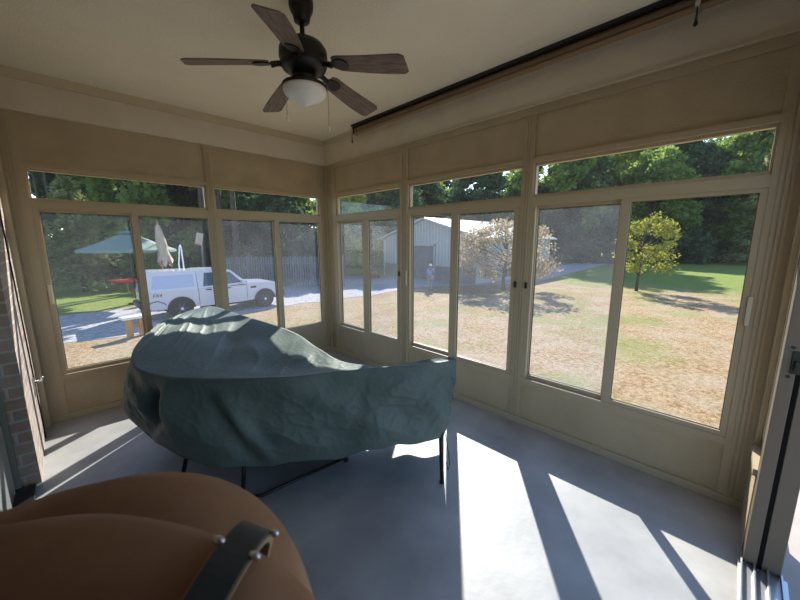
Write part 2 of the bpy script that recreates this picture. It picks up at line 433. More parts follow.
latch(w4, 'B', -2.770, 1.20, .05, 'dark_latch', .008); latch(w5, 'B', -2.862, 1.20, .05, 'dark_latch', .008)
latch(w3, 'B', -1.405, 1.20, .05, 'dark_latch', .006); latch(w4, 'B', -1.520, 1.16, .16, 'white_latch', .008)

# header band, crown and base trims
bm = B(); box(bm, RX, 0, -.03, .012, 2.545, 2.785); struct('trim_1', bm, 'header')
bm = B(); box(bm, -.03, .012, RY, -.03, 2.545, 2.785); struct('trim_2', bm, 'header')
bm = B(); box(bm, RX, 0, -.045, .0, 2.780, CZ); box(bm, RX, 0, -.050, -.03, 2.772, 2.782)
struct('trim_3', bm, 'trim')
bm = B(); box(bm, -.045, 0, RY, -.045, 2.780, CZ); box(bm, -.050, -.03, RY, -.05, 2.772, 2.782); box(bm, -.040, -.0, RY, -.03, 2.540, 2.550)
struct('trim_4', bm, 'trim')
bm = B(); box(bm, RX, -.0, -.012, .012, 0, .055); struct('baseboard_back', bm, 'frame', bevel=.004)
bm = B(); box(bm, -.012, .012, RY, -.012, 0, .055); struct('baseboard_right', bm, 'frame', bevel=.004)
bm = B(); box(bm, -.006, .012, RY, -.03, 2.485, 2.545); struct('trim_6', bm, 'panel')

# left: brick wall of the house, with a doorway
bm = B()
box(bm, RX-.16, RX, -1.00, WT, GZ, CZ); box(bm, RX-.16, RX, RY-.14, -3.0, GZ, CZ); box(bm, RX-.16, RX, -3.0, -1.0, 2.15, CZ)
struct('wall_left', bm, 'brick')
bm = B(); box(bm, RX, RX+.035, -.085, .0, 0, 2.545); struct('trim_7', bm, 'frame')
d2 = empty('door_2', (RX-.12, -2.0, 0)); d2['kind'] = 'structure'
bm = B()
box(bm, RX-.16, RX-.085, -1.04, -1.0, 0, 2.15); box(bm, RX-.16, RX-.085, -3.0, -2.96, 0, 2.15); box(bm, RX-.16, RX-.085, -3.0, -1.0, 2.11, 2.15)
obj('door_jamb', bm, 'door_gray', d2, bevel=.004)
bm = B(); box(bm, RX-.15, RX-.11, -2.96, -1.04, .02, 2.11); obj('door_panel', bm, 'door_gray', d2)
bm = B(); box(bm, RX-.16, RX-.02, -2.99, -1.04, 0, .03); obj('door_sill', bm, 'black_metal', d2, bevel=.004)
bm = B(); tube(bm, [(RX-.11,-2.80,1.0),(RX-.05,-2.80,1.0),(RX-.05,-2.70,1.0)], .012); obj('door_handle', bm, 'steel', d2, smooth=True)

# right: door wall, a narrow fixed light next to the corner, then the open doorway
bm = B()
JX0, JX1 = -.375, -.470
box(bm, JX0, -.0, RY, RY-WT, GZ, .42)
box(bm, -.075, 0, RY+.003, RY-WT+.003, 0, CZ)
box(bm, JX0, -.075, RY-.0, RY-WT, 2.15, CZ)
box(bm, RX-.16, JX0, RY, RY-WT, 2.19, CZ)
box(bm, RX-.16, -2.50, RY, RY-WT, GZ, 2.19)
struct('wall_front', bm, 'panel')
w6 = empty('window_6', (-.22, RY, .44)); w6['kind'] = 'structure'
bm = B(); box(bm, JX0, -.075, RY+.012, RY-.10, .42, .455)
box(bm, JX0, -.075, RY-.02, RY-.07, .455, .50); box(bm, JX0, -.075, RY-.02, RY-.07, 2.10, 2.15)
box(bm, -.11, -.075, RY-.02, RY-.07, .455, 2.15); box(bm, JX0, JX0+.03, RY-.02, RY-.07, .455, 2.15)
obj('window_frame', bm, 'frame', w6)
bm = B(); box(bm, JX0+.02, -.10, RY-.045, RY-.049, .49, 2.11); obj('pane', bm, 'pane_mild', w6)
d1 = empty('door_1', (-1.4, RY-.07, 0)); d1['kind'] = 'structure'
bm = B()
box(bm, JX1, JX0, RY-.004, RY-.050, .0, 2.19); box(bm, JX1+.025, JX0, RY-.050, RY-.066, 0, 2.19); box(bm, JX1, JX0, RY-.066, RY-.128, 0, 2.19)
box(bm, -2.50, JX0, RY-.004, RY-.128, 2.15, 2.19); box(bm, -2.50, -2.47, RY-.004, RY-.128, 0, 2.15)
obj('door_jamb', bm, 'jamb', d1, bevel=.003)
bm = B(); box(bm, JX1+.002, JX1+.024, RY-.0505, RY-.0655, .0, 2.15); obj('weatherstrip', bm, 'gasket', d1)
bm = B(); box(bm, -2.47, JX1, RY+.012, RY-.15, .0, .012)
for y in (.004, -.040, -.084, -.128): box(bm, -2.47, JX1, RY+y, RY+y-.006, .012, .032)
obj('door_track', bm, 'alu', d1)
lt = None
bm = B(); box(bm, JX1-.006, JX1, RY-.030, RY-.075, .985, 1.085); box(bm, JX1-.022, JX1-.006, RY-.040, RY-.055, 1.0, 1.045)
lt = obj('door_latch', bm, 'dark_latch', d1, bevel=.002)
for z in (.97, 1.10):
    bm = B(); lathe(bm, (JX1-.003, RY-.030, z), [(.006,-.003),(.006,.003)], 12, 'x'); obj('screw', bm, 'dark_latch', d1)

# wall hook on the brick with a cable
hk = empty('cable_clamp', (RX, -.36, .47)); tag(hk, 'small silver cable clamp screwed to the sunlit brick wall', 'clamp')
bm = B(); box(bm, RX, RX+.012, -.40, -.32, .40, .54); obj('plate', bm, 'steel', hk, bevel=.003)
bm = B(); tube(bm, [(RX+.012,-.36,.50),(RX+.05,-.36,.50),(RX+.05,-.36,.53)], .009); obj('hook', bm, 'steel', hk, smooth=True)
bm = B()
pts = [(RX+.007, -.47+.16*(i/30)+.004*math.sin(i*1.9), 2.4-2.39*i/30) for i in range(31)]
tube(bm, pts, .005, 6); tag(obj('cable', bm, 'gasket'), 'thin dark cable running down the sunlit brick wall', 'cable')

# ------------------------------------------------------------------ rolled up shade on the right
rs = empty('roller_shade', (-.10, -2.4, 2.79)); tag(rs, 'long brown rolled-up shade mounted at the ceiling above the right windows', 'blind')
RY0, RY1 = -.80, -4.1
bm = B(); tube(bm, [(-.093,RY0,2.800),(-.093,RY1,2.800)], .030, 16); obj('roll', bm, 'roller', rs, smooth=False)
bm = B(); box(bm, -.155, -.046, RY0+.01, RY1-.01, 2.830, 2.844); obj('shadow_strip', bm, 'roller_shadow', rs)  # added black strip, stands in for the shadow between roll and ceiling
bm = B(); box(bm, -.118, -.066, RY0, RY1, 2.756, 2.771); obj('hem_bar', bm, 'tan_bar', rs, bevel=.003)
for yb in (RY0+.02, -3.75):
    bm = B(); box(bm, -.135, -.052, yb-.012, yb+.012, 2.752, 2.844); br = obj('bracket', bm, 'steel', rs, bevel=.004)
    bm = B(); tube(bm, [(-.13,yb,2.765),(-.133,yb,2.72),(-.131,yb,2.685)], [.004,.004,.007], 8)
    lathe(bm, (-.131,yb,2.675), [(.003,-.014),(.010,-.006),(.010,.004),(.004,.012)], 10); obj('pull', bm, 'dark_latch', br, smooth=True)

# ------------------------------------------------------------------ ceiling fan
FX, FY = -1.545, -2.205
fan = empty('ceiling_fan', (FX, FY, CZ)); tag(fan, 'dark bronze ceiling fan with five grey-brown wooden blades and a frosted light', 'fan')
def fl(prof, name, mat, seg=40, parent=fan): 
    return obj(name, lathe(B(), (FX,FY,0), prof, seg), mat, parent, smooth=True)
fl([(.066,2.844),(.066,2.820),(.060,2.795),(.046,2.770),(.042,2.745),(.024,2.735)], 'canopy', 'fan_black')
fl([(.013,2.74),(.013,2.665)], 'downrod', 'fan_black', 16)
fl([(.02,2.678),(.03,2.674),(.032,2.660),(.075,2.648),(.112,2.628),(.130,2.600),(.132,2.556),(.122,2.541),(.128,2.526),(.118,2.505),(.075,2.478),(.066,2.475)], 'motor_housing', 'fan_black')
fl([(.066,2.476),(.066,2.450),(.055,2.440),(.055,2.430)], 'switch_housing', 'fan_black')
lk = fl([(.05,2.435),(.100,2.432),(.124,2.420),(.124,2.408),(.118,2.406)], 'light_fitter', 'fan_black')
fl([(.117,2.412),(.120,2.396),(.114,2.376),(.098,2.360),(.066,2.346),(.036,2.332),(.016,2.318),(.002,2.314)], 'light_globe', 'globe')
for k in range(5):
    a = math.radians(10.6 + 72*k); d = Vector((math.cos(a), math.sin(a), 0)); t = Vector((-d.y, d.x, 0))
    zb = 2.446; tp = math.tan(math.radians(13))
    def P(r, s, h): return Vector((FX,FY,2.540-.145*r)) + d*r + t*(s*.975) + Vector((0,0,h - s*tp))
    bm = B()
    n = 18; rows = []
    for i in range(n+1):
        f = i/n; r = .185 + .412*f
        hw = .052 + .016*min(1, f*1.3)
        if f > .95: hw *= math.sqrt(max(0, 1-((f-.95)/.05)**2*.4))
        if f < .06: hw *= .75+.25*f/.06
        sh = .006*math.sin(f*PI)
        rows.append([P(r, s_*hw+sh, h) for s_, h in ((-1,-.003),(1,-.003),(1,.003),(-1,.003))])
    vr = [[bm.verts.new(p) for p in r_] for r_ in rows]
    for q, w in zip(vr, vr[1:]):
        for j in range(4): bm.faces.new((q[j], q[(j+1)%4], w[(j+1)%4], w[j]))
    bm.faces.new(vr[0]); bm.faces.new(list(reversed(vr[-1]))); bmesh.ops.recalc_face_normals(bm, faces=bm.faces)
    # blade mesh lives in its own frame so that the grain runs along it
    be = obj('blade', bm, 'blade', fan)
    R_ = Matrix.Rotation(-a, 4, 'Z'); be.data.transform(R_); be.rotation_euler = (0,0,a)
    bm = B()
    tube(bm, [P(.095,0,-.004), P(.14,0,-.004), P(.175,0,-.010)], [.016,.014,.016], 10)
    ring = [P(.165 + .105*(.5-.5*math.cos(2*PI*q/20)), .038*math.sin(2*PI*q/20)*(1-.25*math.cos(2*PI*q/20)), 0) for q in range(20)]
    lo = [bm.verts.new(p+Vector((0,0,-.010))) for p in ring]; hi2 = [bm.verts.new(p+Vector((0,0,-.0035))) for p in ring]
    bm.faces.new(lo); bm.faces.new(list(reversed(hi2)))
    for q in range(20): bm.faces.new((lo[q], lo[(q+1)%20], hi2[(q+1)%20], hi2[q]))
    bmesh.ops.recalc_face_normals(bm, faces=bm.faces)
    off = be.location + fan.location
    ir = obj('blade_iron', bm, 'fan_black', None)
    ir.data.transform(R_ @ Matrix.Translation(-fan.location)); ir.parent = be
rv = Vector((right.x, right.y, 0)).normalized()
for s_, z1 in ((-.108, 2.235), (.130, 2.175)):
    p = Vector((FX,FY,0)) + rv*s_
    bm = B(); tube(bm, [(p.x,p.y,2.43),(p.x,p.y,z1+.03)], .0018, 6); tube(bm, [(FX+rv.x*s_*.5,FY+rv.y*s_*.5,2.455),(p.x,p.y,2.43)], .003, 6)
    ch = obj('pull_chain', bm, 'chain', fan)
    bm = lathe(B(), (p.x,p.y,z1+.015), [(.002,.018),(.006,.010),(.008,-.004),(.004,-.014)], 12); obj('pull_knob', bm, 'globe', ch, smooth=True)

# ------------------------------------------------------------------ covered furniture
def crom(P, t):
    n = len(P)-1; t = max(0, min(n-1e-6, t)); i = int(t); f = t-i
    p0, p1, p2, p3 = P[max(i-1,0)], P[i], P[min(i+1,n)], P[min(i+2,n)]
    return .5*((2*p1) + (p2-p0)*f + (2*p0-5*p1+4*p2-p3)*f*f + (3*p1-p0-3*p2+p3)*f*f*f)
Kp = [(456,359.5,.82),(428,364,.81),(380,367.5,.80),(335,372,.79),(290,378,.78),(240,380.5,.77),(200,381,.76),(165,379,.757),(141,373,.765),(132,363,.79),(134,350,.835),(146,334.5,.875)]
Hp = [(443,438,.31),(420,443,.33),(385,447,.33),(345,457,.27),(300,462,.25),(255,466.5,.22),(215,466,.22),(185,456,.23),(157,444,.25),(142,430,.28),(133,413,.33),(134,398,.42)]
Bp = [(454,356.5,.835),(424,360,.815),(388,365.5,.78),(345,362,.765),(318,348,.78),(290,330.5,.805),(238,314,.875),(214,306.5,.905),(200,308,.908),(188,311,.905),(180,315,.90),(172,319,.895)]
K = [at_z(*k) for k in Kp]; H = [at_z(*h) for h in Hp]; BK = [at_z(*b) for b in Bp]
NU = 300; NF = 70; NT = 56; NB = 14
back = Vector((.59,.59,0))
hem_back = []
bm = B(); grid = []
def nz(p, s=1): return mnoise.noise(Vector(p)*s)
for i in range(NU+1):
    u = i/NU*11
    k, h, b_ = crom(K, u), crom(H, u), crom(BK, u)
    out = Vector((k.x+1.35, k.y+1.55, 0)).normalized(); out = (out*.5 + Vector((-.62,-.62,0))*.5).normalized()
    row = []
    # front skirt from the hem up to the crease
    for j in range(NF):
        f = j/NF
        p = h.lerp(k, f)
        env = math.sin(PI*min(1, f*1.02))**.8
        left = 1/(1+math.exp(-(u-6.5)*1.6))
        fold = (.012+.016*left)*math.sin(u*3.4 + 1.5*f + 2.0*nz((u*.6, f*1.3, 3)))*(1-f)**.7*env**.3
        wr = .026*nz((u*1.9+f*2.2, f*3.2-u*.5, 7.1)) + .009*nz((u*4.3+2*f, f*8-u, 2.7))
        # diagonal pulls
        dg = .024*math.sin(9*f - 3.4*u)*env*(.35+.65*abs(nz((u*.8, f*2, 9))))
        cr1 = 1-abs(nz((u*1.7+f*1.5, f*4.2-u*.9, 21.7)))*2; cr2 = 1-abs(nz((u*3.6-f*2.5, f*6.5+u*.7, 33.1)))*2
        wr = wr*.4 + .007*max(0,cr1)**3 + .004*max(0,cr2)**3
        pocket = -.17*math.exp(-((u-7.75+.9*(f-.5))/.36)**2)*math.exp(-((f-.50)/.30)**2)
        ridge = .055*math.exp(-((u-5.0-1.0*(f-.5))/.20)**2)*math.sin(PI*min(1,f*1.05)) - .03*math.exp(-((u-5.45-1.0*(f-.5))/.20)**2)*math.sin(PI*min(1,f*1.05))
        pocket2 = ridge + .055*math.exp(-((u-6.8)/.5)**2)*math.exp(-((f-.45)/.4)**2)
        belly = .05*math.sin(PI*f)*(.5+.5*left)
        p = p + out*(fold+wr*env+dg+pocket+pocket2+belly*.8)
        p.z += (1-f)**3*(.006*math.sin(u*5)+.014*nz((u*1.8,5,1)))
        row.append(p)
    # top from the crease over to the back edge
    for j in range(NT):
        f = j/NT
        p = k.lerp(b_, f)
        w = (b_-k).length
        lf = 1/(1+math.exp(-(u-6.6)*3)); sag = (-.05+.085*lf)*math.sin(PI*f)*min(1, w*1.1)
        # creases radiate from the peak
        rad = .013*(1-.6*lf)*min(1,w*1.3)*math.sin(u*6.1+2.5*nz((u*.7,f,4)))*math.sin(PI*f)**.7*(.3+.9*f)
        wv = .03*(1-.5*lf)*min(1,w)*nz((p.x*3.1, p.y*3.1, 1.3))*math.sin(PI*f)
        cr1 = 1-abs(nz((u*2.3, f*2.2+u*.4, 11.9)))*2
        wv += .009*max(0,cr1)**3*min(1,w*1.5)*math.sin(PI*f)
        rim = .010*math.exp(-(f/.07)**2)*min(1,w*1.6)**2
        p = p + Vector((0,0,sag+rad+wv+rim))
        row.append(p)
    # back skirt
    e = min(1, u/1.2)
    for j in range(NB+1):
        f = j/NB
        reach = .08 + .40*f
        zb = b_.z*(1-f) + .13*f
        p = Vector((b_.x, b_.y, zb)) + back*(reach*(f**.8))
        p = p + back*(.025*math.sin(u*5+f)*f + .02*nz((u*1.7,f*2,8))*min(1,f*4))
        row.append(p)
    grid.append([bm.verts.new(p) for p in row])
nr = len(grid[0])
for a, b_ in zip(grid, grid[1:]):
    for j in range(nr-1): bm.faces.new((a[j], b_[j], b_[j+1], a[j+1]))
# close the two ends
for col, rev in ((grid[0], False), (grid[-1], True)):
    n = nr; lo, hi_ = 0, n-1
    while hi_-lo > 1:
        q = [col[lo], col[lo+1], col[hi_-1], col[hi_]] if hi_-lo > 2 else [col[lo], col[lo+1], col[hi_]]
        if rev: q.reverse()
        bm.faces.new(q)
        lo += 1; hi_ -= 1
bmesh.ops.recalc_face_normals(bm, faces=bm.faces)
cov = obj('furniture_cover', bm, 'cover', smooth=True)
tag(cov, 'dark green weatherproof cover draped over the patio furniture', 'cover')
sub = cov.modifiers.new('sol', 'SOLIDIFY'); sub.thickness = .004; sub.offset = -1

seat = empty('patio_sofa', (-1.6,-2.0,0)); tag(seat, 'black metal legs and rail of patio furniture hidden under the green cover', 'furniture')
def leg(x, y, top, lx=0, ly=0):
    bm = B(); tube(bm, [(x+lx,y+ly,top),(x,y,0.012)], [.017,.013], 12)
    lathe(bm, (x,y,0), [(.016,0),(.016,.014),(.012,.018)], 12); obj('leg', bm, 'black_metal', seat, smooth=True)
leg(-1.06,-2.86,.40,.0,.015); leg(-2.035,-2.095,.40,.10,.14); leg(-2.244,-1.61,.40,.13,.08); leg(-1.37,-2.235,.40)
leg(-1.55,-1.15,.40); leg(-1.02,-2.3,.40)
bm = B(); tube(bm, [(-2.035,-2.095,.015),(-1.943,-2.153,.012),(-1.37,-2.235,.03)], .011, 10); obj('rail', bm, 'black_metal', seat, smooth=True)
bm = B()
for a_, b_ in (((-1.06,-2.845),(-1.93,-1.95)),((-1.93,-1.95),(-2.10,-1.52)),((-2.10,-1.52),(-1.55,-1.15)),((-1.55,-1.15),(-1.30,-1.88)),((-1.30,-1.88),(-.99,-2.62)),((-.99,-2.62),(-1.06,-2.845))):
    tube(bm, [(*a_,.40),(*b_,.40)], .02, 8)
obj('seat_frame', bm, 'black_metal', seat, smooth=True)
bm = B(); prism(bm, [(-1.06,-2.80),(-.97,-2.60),(-1.29,-1.90),(-1.66,-1.32),(-2.08,-1.53),(-1.90,-1.96)], .41, .47); obj('seat', bm, 'plastic', seat)
# cover tie cord by the right leg
bm = B(); tube(bm, [(-1.045,-2.87,.34),(-1.03,-2.885,.22),(-1.018,-2.89,.13),(-1.04,-2.893,.10),(-1.055,-2.888,.16)], .0025, 6)
obj('tie_cord', bm, 'black_metal', cov, smooth=True)

# ------------------------------------------------------------------ person: folded arm in the foreground
def skin_body(name, verts, edges, rads, mat, parent=None, subd=2):
    me = bpy.data.meshes.new(name); me.from_pydata([tuple(v) for v in verts], edges, [])
    o = bpy.data.objects.new(name, me); COL.objects.link(o)
    md = o.modifiers.new('skin', 'SKIN'); md.use_smooth_shade = True
    sv = me.skin_vertices[0].data
    for i, r in enumerate(rads):
        sv[i].radius = (r, r) if not isinstance(r, tuple) else r
        sv[i].use_root = (i == 0)
    s2 = o.modifiers.new('sub', 'SUBSURF'); s2.levels = subd; s2.render_levels = subd
    me.materials.append(M[mat])
    if parent: o.parent = parent
    return o
AV, AE, AR = [], [], []
def node_(p, r, prev=None):
    AV.append(p); AR.append(r)
    if prev is not None: AE.append((prev, len(AV)-1))
    return len(AV)-1
j0 = node_(at_d(-330,700,.235), .046)
a = node_(at_d(-170,655,.255), .056, j0)
for q in ((-10,606,.25,.066),(75,577,.245,.067),(150,563,.24,.066),(208,572,.235,.062),(238,618,.232,.056),(246,690,.235,.056),(250,800,.25,.060)):
    a = node_(at_d(*q[:3]), q[3], a)
f_ = j0
for q in ((-120,625,.195,.044),(60,588,.178,.0375),(140,594,.170,.0335),(212,616,.166,.0325),(262,650,.165,.034),(300,700,.166,.036)):
    f_ = node_(at_d(*q[:3]), q[3], f_)
palm = f_
for k in range(4):
    p = palm
    L4 = (.036,.040,.038,.031)[k]
    for s_ in range(1,4):
        p = node_(at_d(296+k*34+s_*8, 700+s_*L4*2000*.8, .166+.012*s_*s_*.6), (.0100,.0092,.0085)[s_-1], p)
p = palm
for s_ in range(1,4):
    p = node_(at_d(300-s_*34, 715+s_*36, .150), (.0125,.0110,.0095)[s_-1], p)
arm = skin_body('person', AV, AE, AR, 'skin')
tag(arm, 'person close to the lens, bare tanned folded arm wearing a watch', 'person')

# wristwatch round the front wrist
wa = at_d(150,585,.170); wb = at_d(285,645,.165); ax = (wb-wa).normalized()
wc = at_d(216,612,.1665)
X = (at_d(243,540,.1665)-wc); X = (X - ax*X.dot(ax)).normalized(); Y = ax.cross(X)
watch = empty('wristwatch', wc); tag(watch, 'dark watch strap with pale edges and silver pins round the wrist', 'watch')
def band(r_in, r_out, w0, w1, seg=64, a0=0, a1=2*PI):
    bm = B(); rings = []
    for k in range(seg):
        t = a0 + (a1-a0)*k/seg
        d = X*math.cos(t) + Y*math.sin(t)
        rings.append([bm.verts.new(wc + d*r + ax*w) for r, w in ((r_in,w0),(r_out,w0),(r_out,w1),(r_in,w1))])
    for k in range(seg):
        q, w = rings[k], rings[(k+1)%seg]
        for j in range(4): bm.faces.new((q[j], q[(j+1)%4], w[(j+1)%4], w[j]))
    bmesh.ops.recalc_face_normals(bm, faces=bm.faces); return bm
WR = .0335
obj('strap', band(WR+.0010, WR+.0038, -.0078, .0078), 'strap', watch, smooth=False)
obj('strap_lining', band(WR-.0010, WR+.0024, -.0090, .0090), 'strap_edge', watch)
for t, s_ in ((.12,-1),(.12,1),(-.62,1)):
    for sg in (1,):
        d = X*math.cos(t) - Y*math.sin(t)*0 + Y*math.sin(t)
        c = wc + d*(WR+.0036) + ax*(.0094*s_)
        bm = lathe(B(), (0,0,0), [(.0005,-.003),(.0016,-.0024),(.0020,0),(.0016,.0024),(.0005,.003)], 14)
        xf(bm, Matrix.Translation(c) @ (Matrix((X, Y, ax)).transposed().to_4x4()))
        obj('pin', bm, 'steel', watch, smooth=True)
bm = B(); d = -X
lathe(bm, (0,0,0), [(.002,-.004),(.017,-.004),(.019,0),(.017,.005),(.002,.006)], 28)
xf(bm, Matrix.Translation(wc - X*(WR+.005)) @ Matrix((ax, Y*1.0, -X)).transposed().to_4x4()); obj('watch_case', bm, 'steel', watch, smooth=True)

# ------------------------------------------------------------------ outside: ground
bm = B(); box(bm, -70, 140, WT, 130, GZ-.3, GZ); box(bm, WT, 140, -70, WT, GZ-.3, GZ); box(bm, -70, WT, -70, RY-3.5, GZ-.3, GZ)
struct('lawn', bm, 'lawn')
g = lambda x, y: tuple(at_z(x, y, GZ)[:2])
near_e = [(-30,8.6),(-12,9.2),(-4.1,9.75),(-1.44,9.0),g(215,318),g(270,309),g(300,303.5),g(328,301.5),g(345,298),g(372,295.5),g(395,291),g(412,287.5),g(440,286),g(480,285)]
far_e = [g(500,284),g(530,283.5),g(575,272),g(612,263),g(617,258.5),g(575,263),g(540,270),(19,8.4),(17.2,8.4),(17.2,17.8),(15.5,19),(12.5,19.5),(9.5,18),(6.5,16.0),(2.6,15.0),(-2,14.6),(-4.6,14.6),(-12,14.4),(-30,14)]
prism_pts = near_e + far_e
bm = B(); prism(bm, prism_pts, GZ-.05, GZ+.012); bmesh.ops.triangulate(bm, faces=bm.faces); struct('driveway', bm, 'gravel')
bm = B()
for i in range(3):
    for j in range(3):
        box(bm, -2.9+i*1.83, -2.9+i*1.83+1.815, RY-.15-j*1.2, RY-.15-j*1.2-1.188, -.12, -.05)
box(bm, -2.95, 2.6, RY-.15, RY-3.75, GZ, -.07)
struct('patio', bm, 'patio')

# ------------------------------------------------------------------ barn
barn = empty('barn', (17.2, 13.1, GZ)); tag(barn, 'grey metal barn with a pale gabled roof beyond the driveway', 'barn')
BX0, BX1, BY0, BY1, EV, AP = 17.2, 29.0, 8.4, 17.8, 1.80, 3.22
bm = B()
pr_ = [(BY0,GZ),(BY1,GZ),(BY1,EV),((BY0+BY1)/2,AP),(BY0,EV)]
a_ = [bm.verts.new((BX0,y,z)) for y,z in pr_]; b_ = [bm.verts.new((BX1,y,z)) for y,z in pr_]
bm.faces.new(a_); bm.faces.new(list(reversed(b_)))
for i in range(5): bm.faces.new((a_[i], b_[i], b_[(i+1)%5], a_[(i+1)%5]))
bmesh.ops.recalc_face_normals(bm, faces=bm.faces); obj('barn_wall', bm, 'siding', barn)
bm = B(); ym = (BY0+BY1)/2; sl = (AP-EV)/(ym-BY0)
for s_ in (-1,1):
    ye = ym + s_*(ym-BY0+.45)
    q = [(BX0-.4,ym,AP+.02),(BX1+.4,ym,AP+.02),(BX1+.4,ye,AP+.02-sl*abs(ye-ym)),(BX0-.4,ye,AP+.02-sl*abs(ye-ym))]
    lo = [bm.verts.new(p) for p in q]; hi2 = [bm.verts.new((p[0],p[1],p[2]+.12)) for p in q]
    bm.faces.new(lo); bm.faces.new(hi2)
    for i in range(4): bm.faces.new((lo[i],lo[(i+1)%4],hi2[(i+1)%4],hi2[i]))
bmesh.ops.recalc_face_normals(bm, faces=bm.faces); obj('roof', bm, 'roof_metal', barn)
for ya, yb in ((BY0,12.1),(15.0,BY1)): obj('wainscot', box(B(), BX0-.05, BX0, ya, yb, GZ, -.25), 'wainscot', barn)
bm = B(); box(bm, BX0-.08, BX0-.005, 12.25, 14.85, GZ+.02, 1.25); dr = obj('barn_door', bm, 'door_dark', barn)
bm = B(); box(bm, BX0-.10, BX0-.01, 12.12, 12.25, GZ+.02, 1.37); box(bm, BX0-.10, BX0-.01, 14.85, 14.98, GZ+.02, 1.37); box(bm, BX0-.10, BX0-.01, 12.12, 14.98, 1.25, 1.37)
obj('door_trim', bm, 'siding', barn)
for y0 in (BY0-.02, BY1-.13): obj('corner_trim', box(B(), BX0-.07, BX0+.03, y0, y0+.15, GZ, EV), 'siding', barn)

# ------------------------------------------------------------------ truck
tw = at_z(183.5,318.5,GZ); tf = at_z(266,307,GZ); th = math.atan2((tf-tw).y, (tf-tw).x); WB = (tf-tw).length
sc = WB/3.22
tk = empty('pickup_truck', (tw.x, tw.y, GZ), th); tag(tk, 'white pickup truck with a canopy over its bed, parked on the gravel drive', 'truck')
# local: x forward, rear wheel at 0, near side at y=0, far side y=+1.85
W_ = 1.86
def side_prism(bm, prof, y0, y1, tumble=0, zt=1.0):
    a = []; b = []
    for x, z in prof:
        ins = max(0, z-zt)*tumble
        a.append(bm.verts.new((x*sc, (y0+ins)*sc, z*sc))); b.append(bm.verts.new((x*sc, (y1-ins)*sc, z*sc)))
    n = len(prof)
    bm.faces.new(a); bm.faces.new(list(reversed(b)))
    for i in range(n): bm.faces.new((a[i], b[i], b[(i+1)%n], a[(i+1)%n]))
    bmesh.ops.recalc_face_normals(bm, faces=bm.faces); return bm
def arch(cx, r=.46, n=10, z0=.42):
    return [(cx - r*math.cos(PI*i/n), max(z0, .38 + r*math.sin(PI*i/n))) for i in range(n+1)]
lower = [(-1.12,.55)] + [(-.95,.45)] + arch(0) + [(.6,.40),(2.6,.40)] + arch(3.22) + [(3.95,.42),(4.08,.55),(4.10,.85),(4.02,1.00),(3.75,1.10),(2.55,1.16),(2.45,1.08),(-1.12,1.08)]
bm = side_prism(B(), lower, .02, W_-.02); bmesh.ops.triangulate(bm, faces=[f for f in bm.faces if len(f.verts) > 4])
obj('body', bm, 'white_paint', tk, local=True)
cabp = [(.62,1.08),(2.55,1.12),(1.92,1.72),(1.65,1.80),(.85,1.82),(.62,1.78)]
bm = side_prism(B(), cabp, .03, W_-.03, .22); obj('cab', bm, 'white_paint', tk, local=True)
capp = [(-1.10,1.08),(.60,1.08),(.60,1.80),(-.85,1.82),(-.98,1.76)]
bm = side_prism(B(), capp, .03, W_-.03, .16); obj('bed_canopy', bm, 'white_paint', tk, local=True)
def sheet(name, poly, mat, zt=1.0, tumble=.16, y=.024, th_=.012):
    bm = B(); a = []; b = []
    for x, z in poly:
        ins = max(0, z-zt)*tumble
        a.append(bm.verts.new((x*sc,(y+ins)*sc,z*sc))); b.append(bm.verts.new((x*sc,(y+ins+th_)*sc,z*sc)))
    n = len(poly); bm.faces.new(a); bm.faces.new(list(reversed(b)))
    for i in range(n): bm.faces.new((a[i], b[i], b[(i+1)%n], a[(i+1)%n]))
    bmesh.ops.recalc_face_normals(bm, faces=bm.faces)
    return obj(name, bm, mat, tk, local=True)
sheet('canopy_window', [(-.88,1.18),(.50,1.18),(.50,1.66),(-.78,1.66)], 'capglass')
sheet('rear_window', [(.80,1.16),(1.42,1.17),(1.42,1.68),(.90,1.68)], 'carglass', tumble=.22)
sheet('front_window', [(1.52,1.17),(2.30,1.20),(1.86,1.66),(1.52,1.69)], 'carglass', tumble=.22)
bm = B()
for q in ([(2.52,.12,1.17),(2.52,W_-.12,1.17),(1.94,W_-.24,1.69),(1.94,.24,1.69)],):
    a = [bm.verts.new((x*sc+.02,y*sc,z*sc+.012)) for x,y,z in q]; b = [bm.verts.new((x*sc-.02,y*sc,z*sc-.012)) for x,y,z in q]
    bm.faces.new(a); bm.faces.new(list(reversed(b)))
    for i in range(4): bm.faces.new((a[i],b[i],b[(i+1)%4],a[(i+1)%4]))
bmesh.ops.recalc_face_normals(bm, faces=bm.faces); obj('windshield', bm, 'carglass', tk, local=True)
def tbox(name, x0,x1,y0,y1,z0,z1, mat, bevel=.008):
    return obj(name, box(B(), x0*sc,x1*sc,y0*sc,y1*sc,z0*sc,z1*sc), mat, tk, local=True, bevel=bevel)
tbox('rear_bumper', -1.24,-1.06,.05,W_-.05,.48,.66, 'plastic')
tbox('front_bumper', 4.0,4.16,.06,W_-.06,.42,.68, 'plastic')
tbox('tail_light', -1.13,-1.0,.0,.10,.80,1.10, 'tail'); tbox('tail_light', -1.13,-1.0,W_-.10,W_,.80,1.10, 'tail')
tbox('headlight', 3.82,4.09,.01,.22,.86,1.02, 'lamp'); tbox('headlight', 3.82,4.09,W_-.22,W_-.01,.86,1.02, 'lamp')
tbox('mirror', 2.22,2.34,-.20,.04,1.16,1.32, 'white_paint', .02); tbox('fender_vent', 2.62,2.86,.008,.03,.92,1.0, 'plastic', .004)
for x in (.98, 1.72): tbox('door_handle', x-.10, x+.10, -.005, .03, 1.0, 1.04, 'plastic', .006)
tbox('running_board', .62,2.60,-.05,.10,.32,.38, 'plastic')
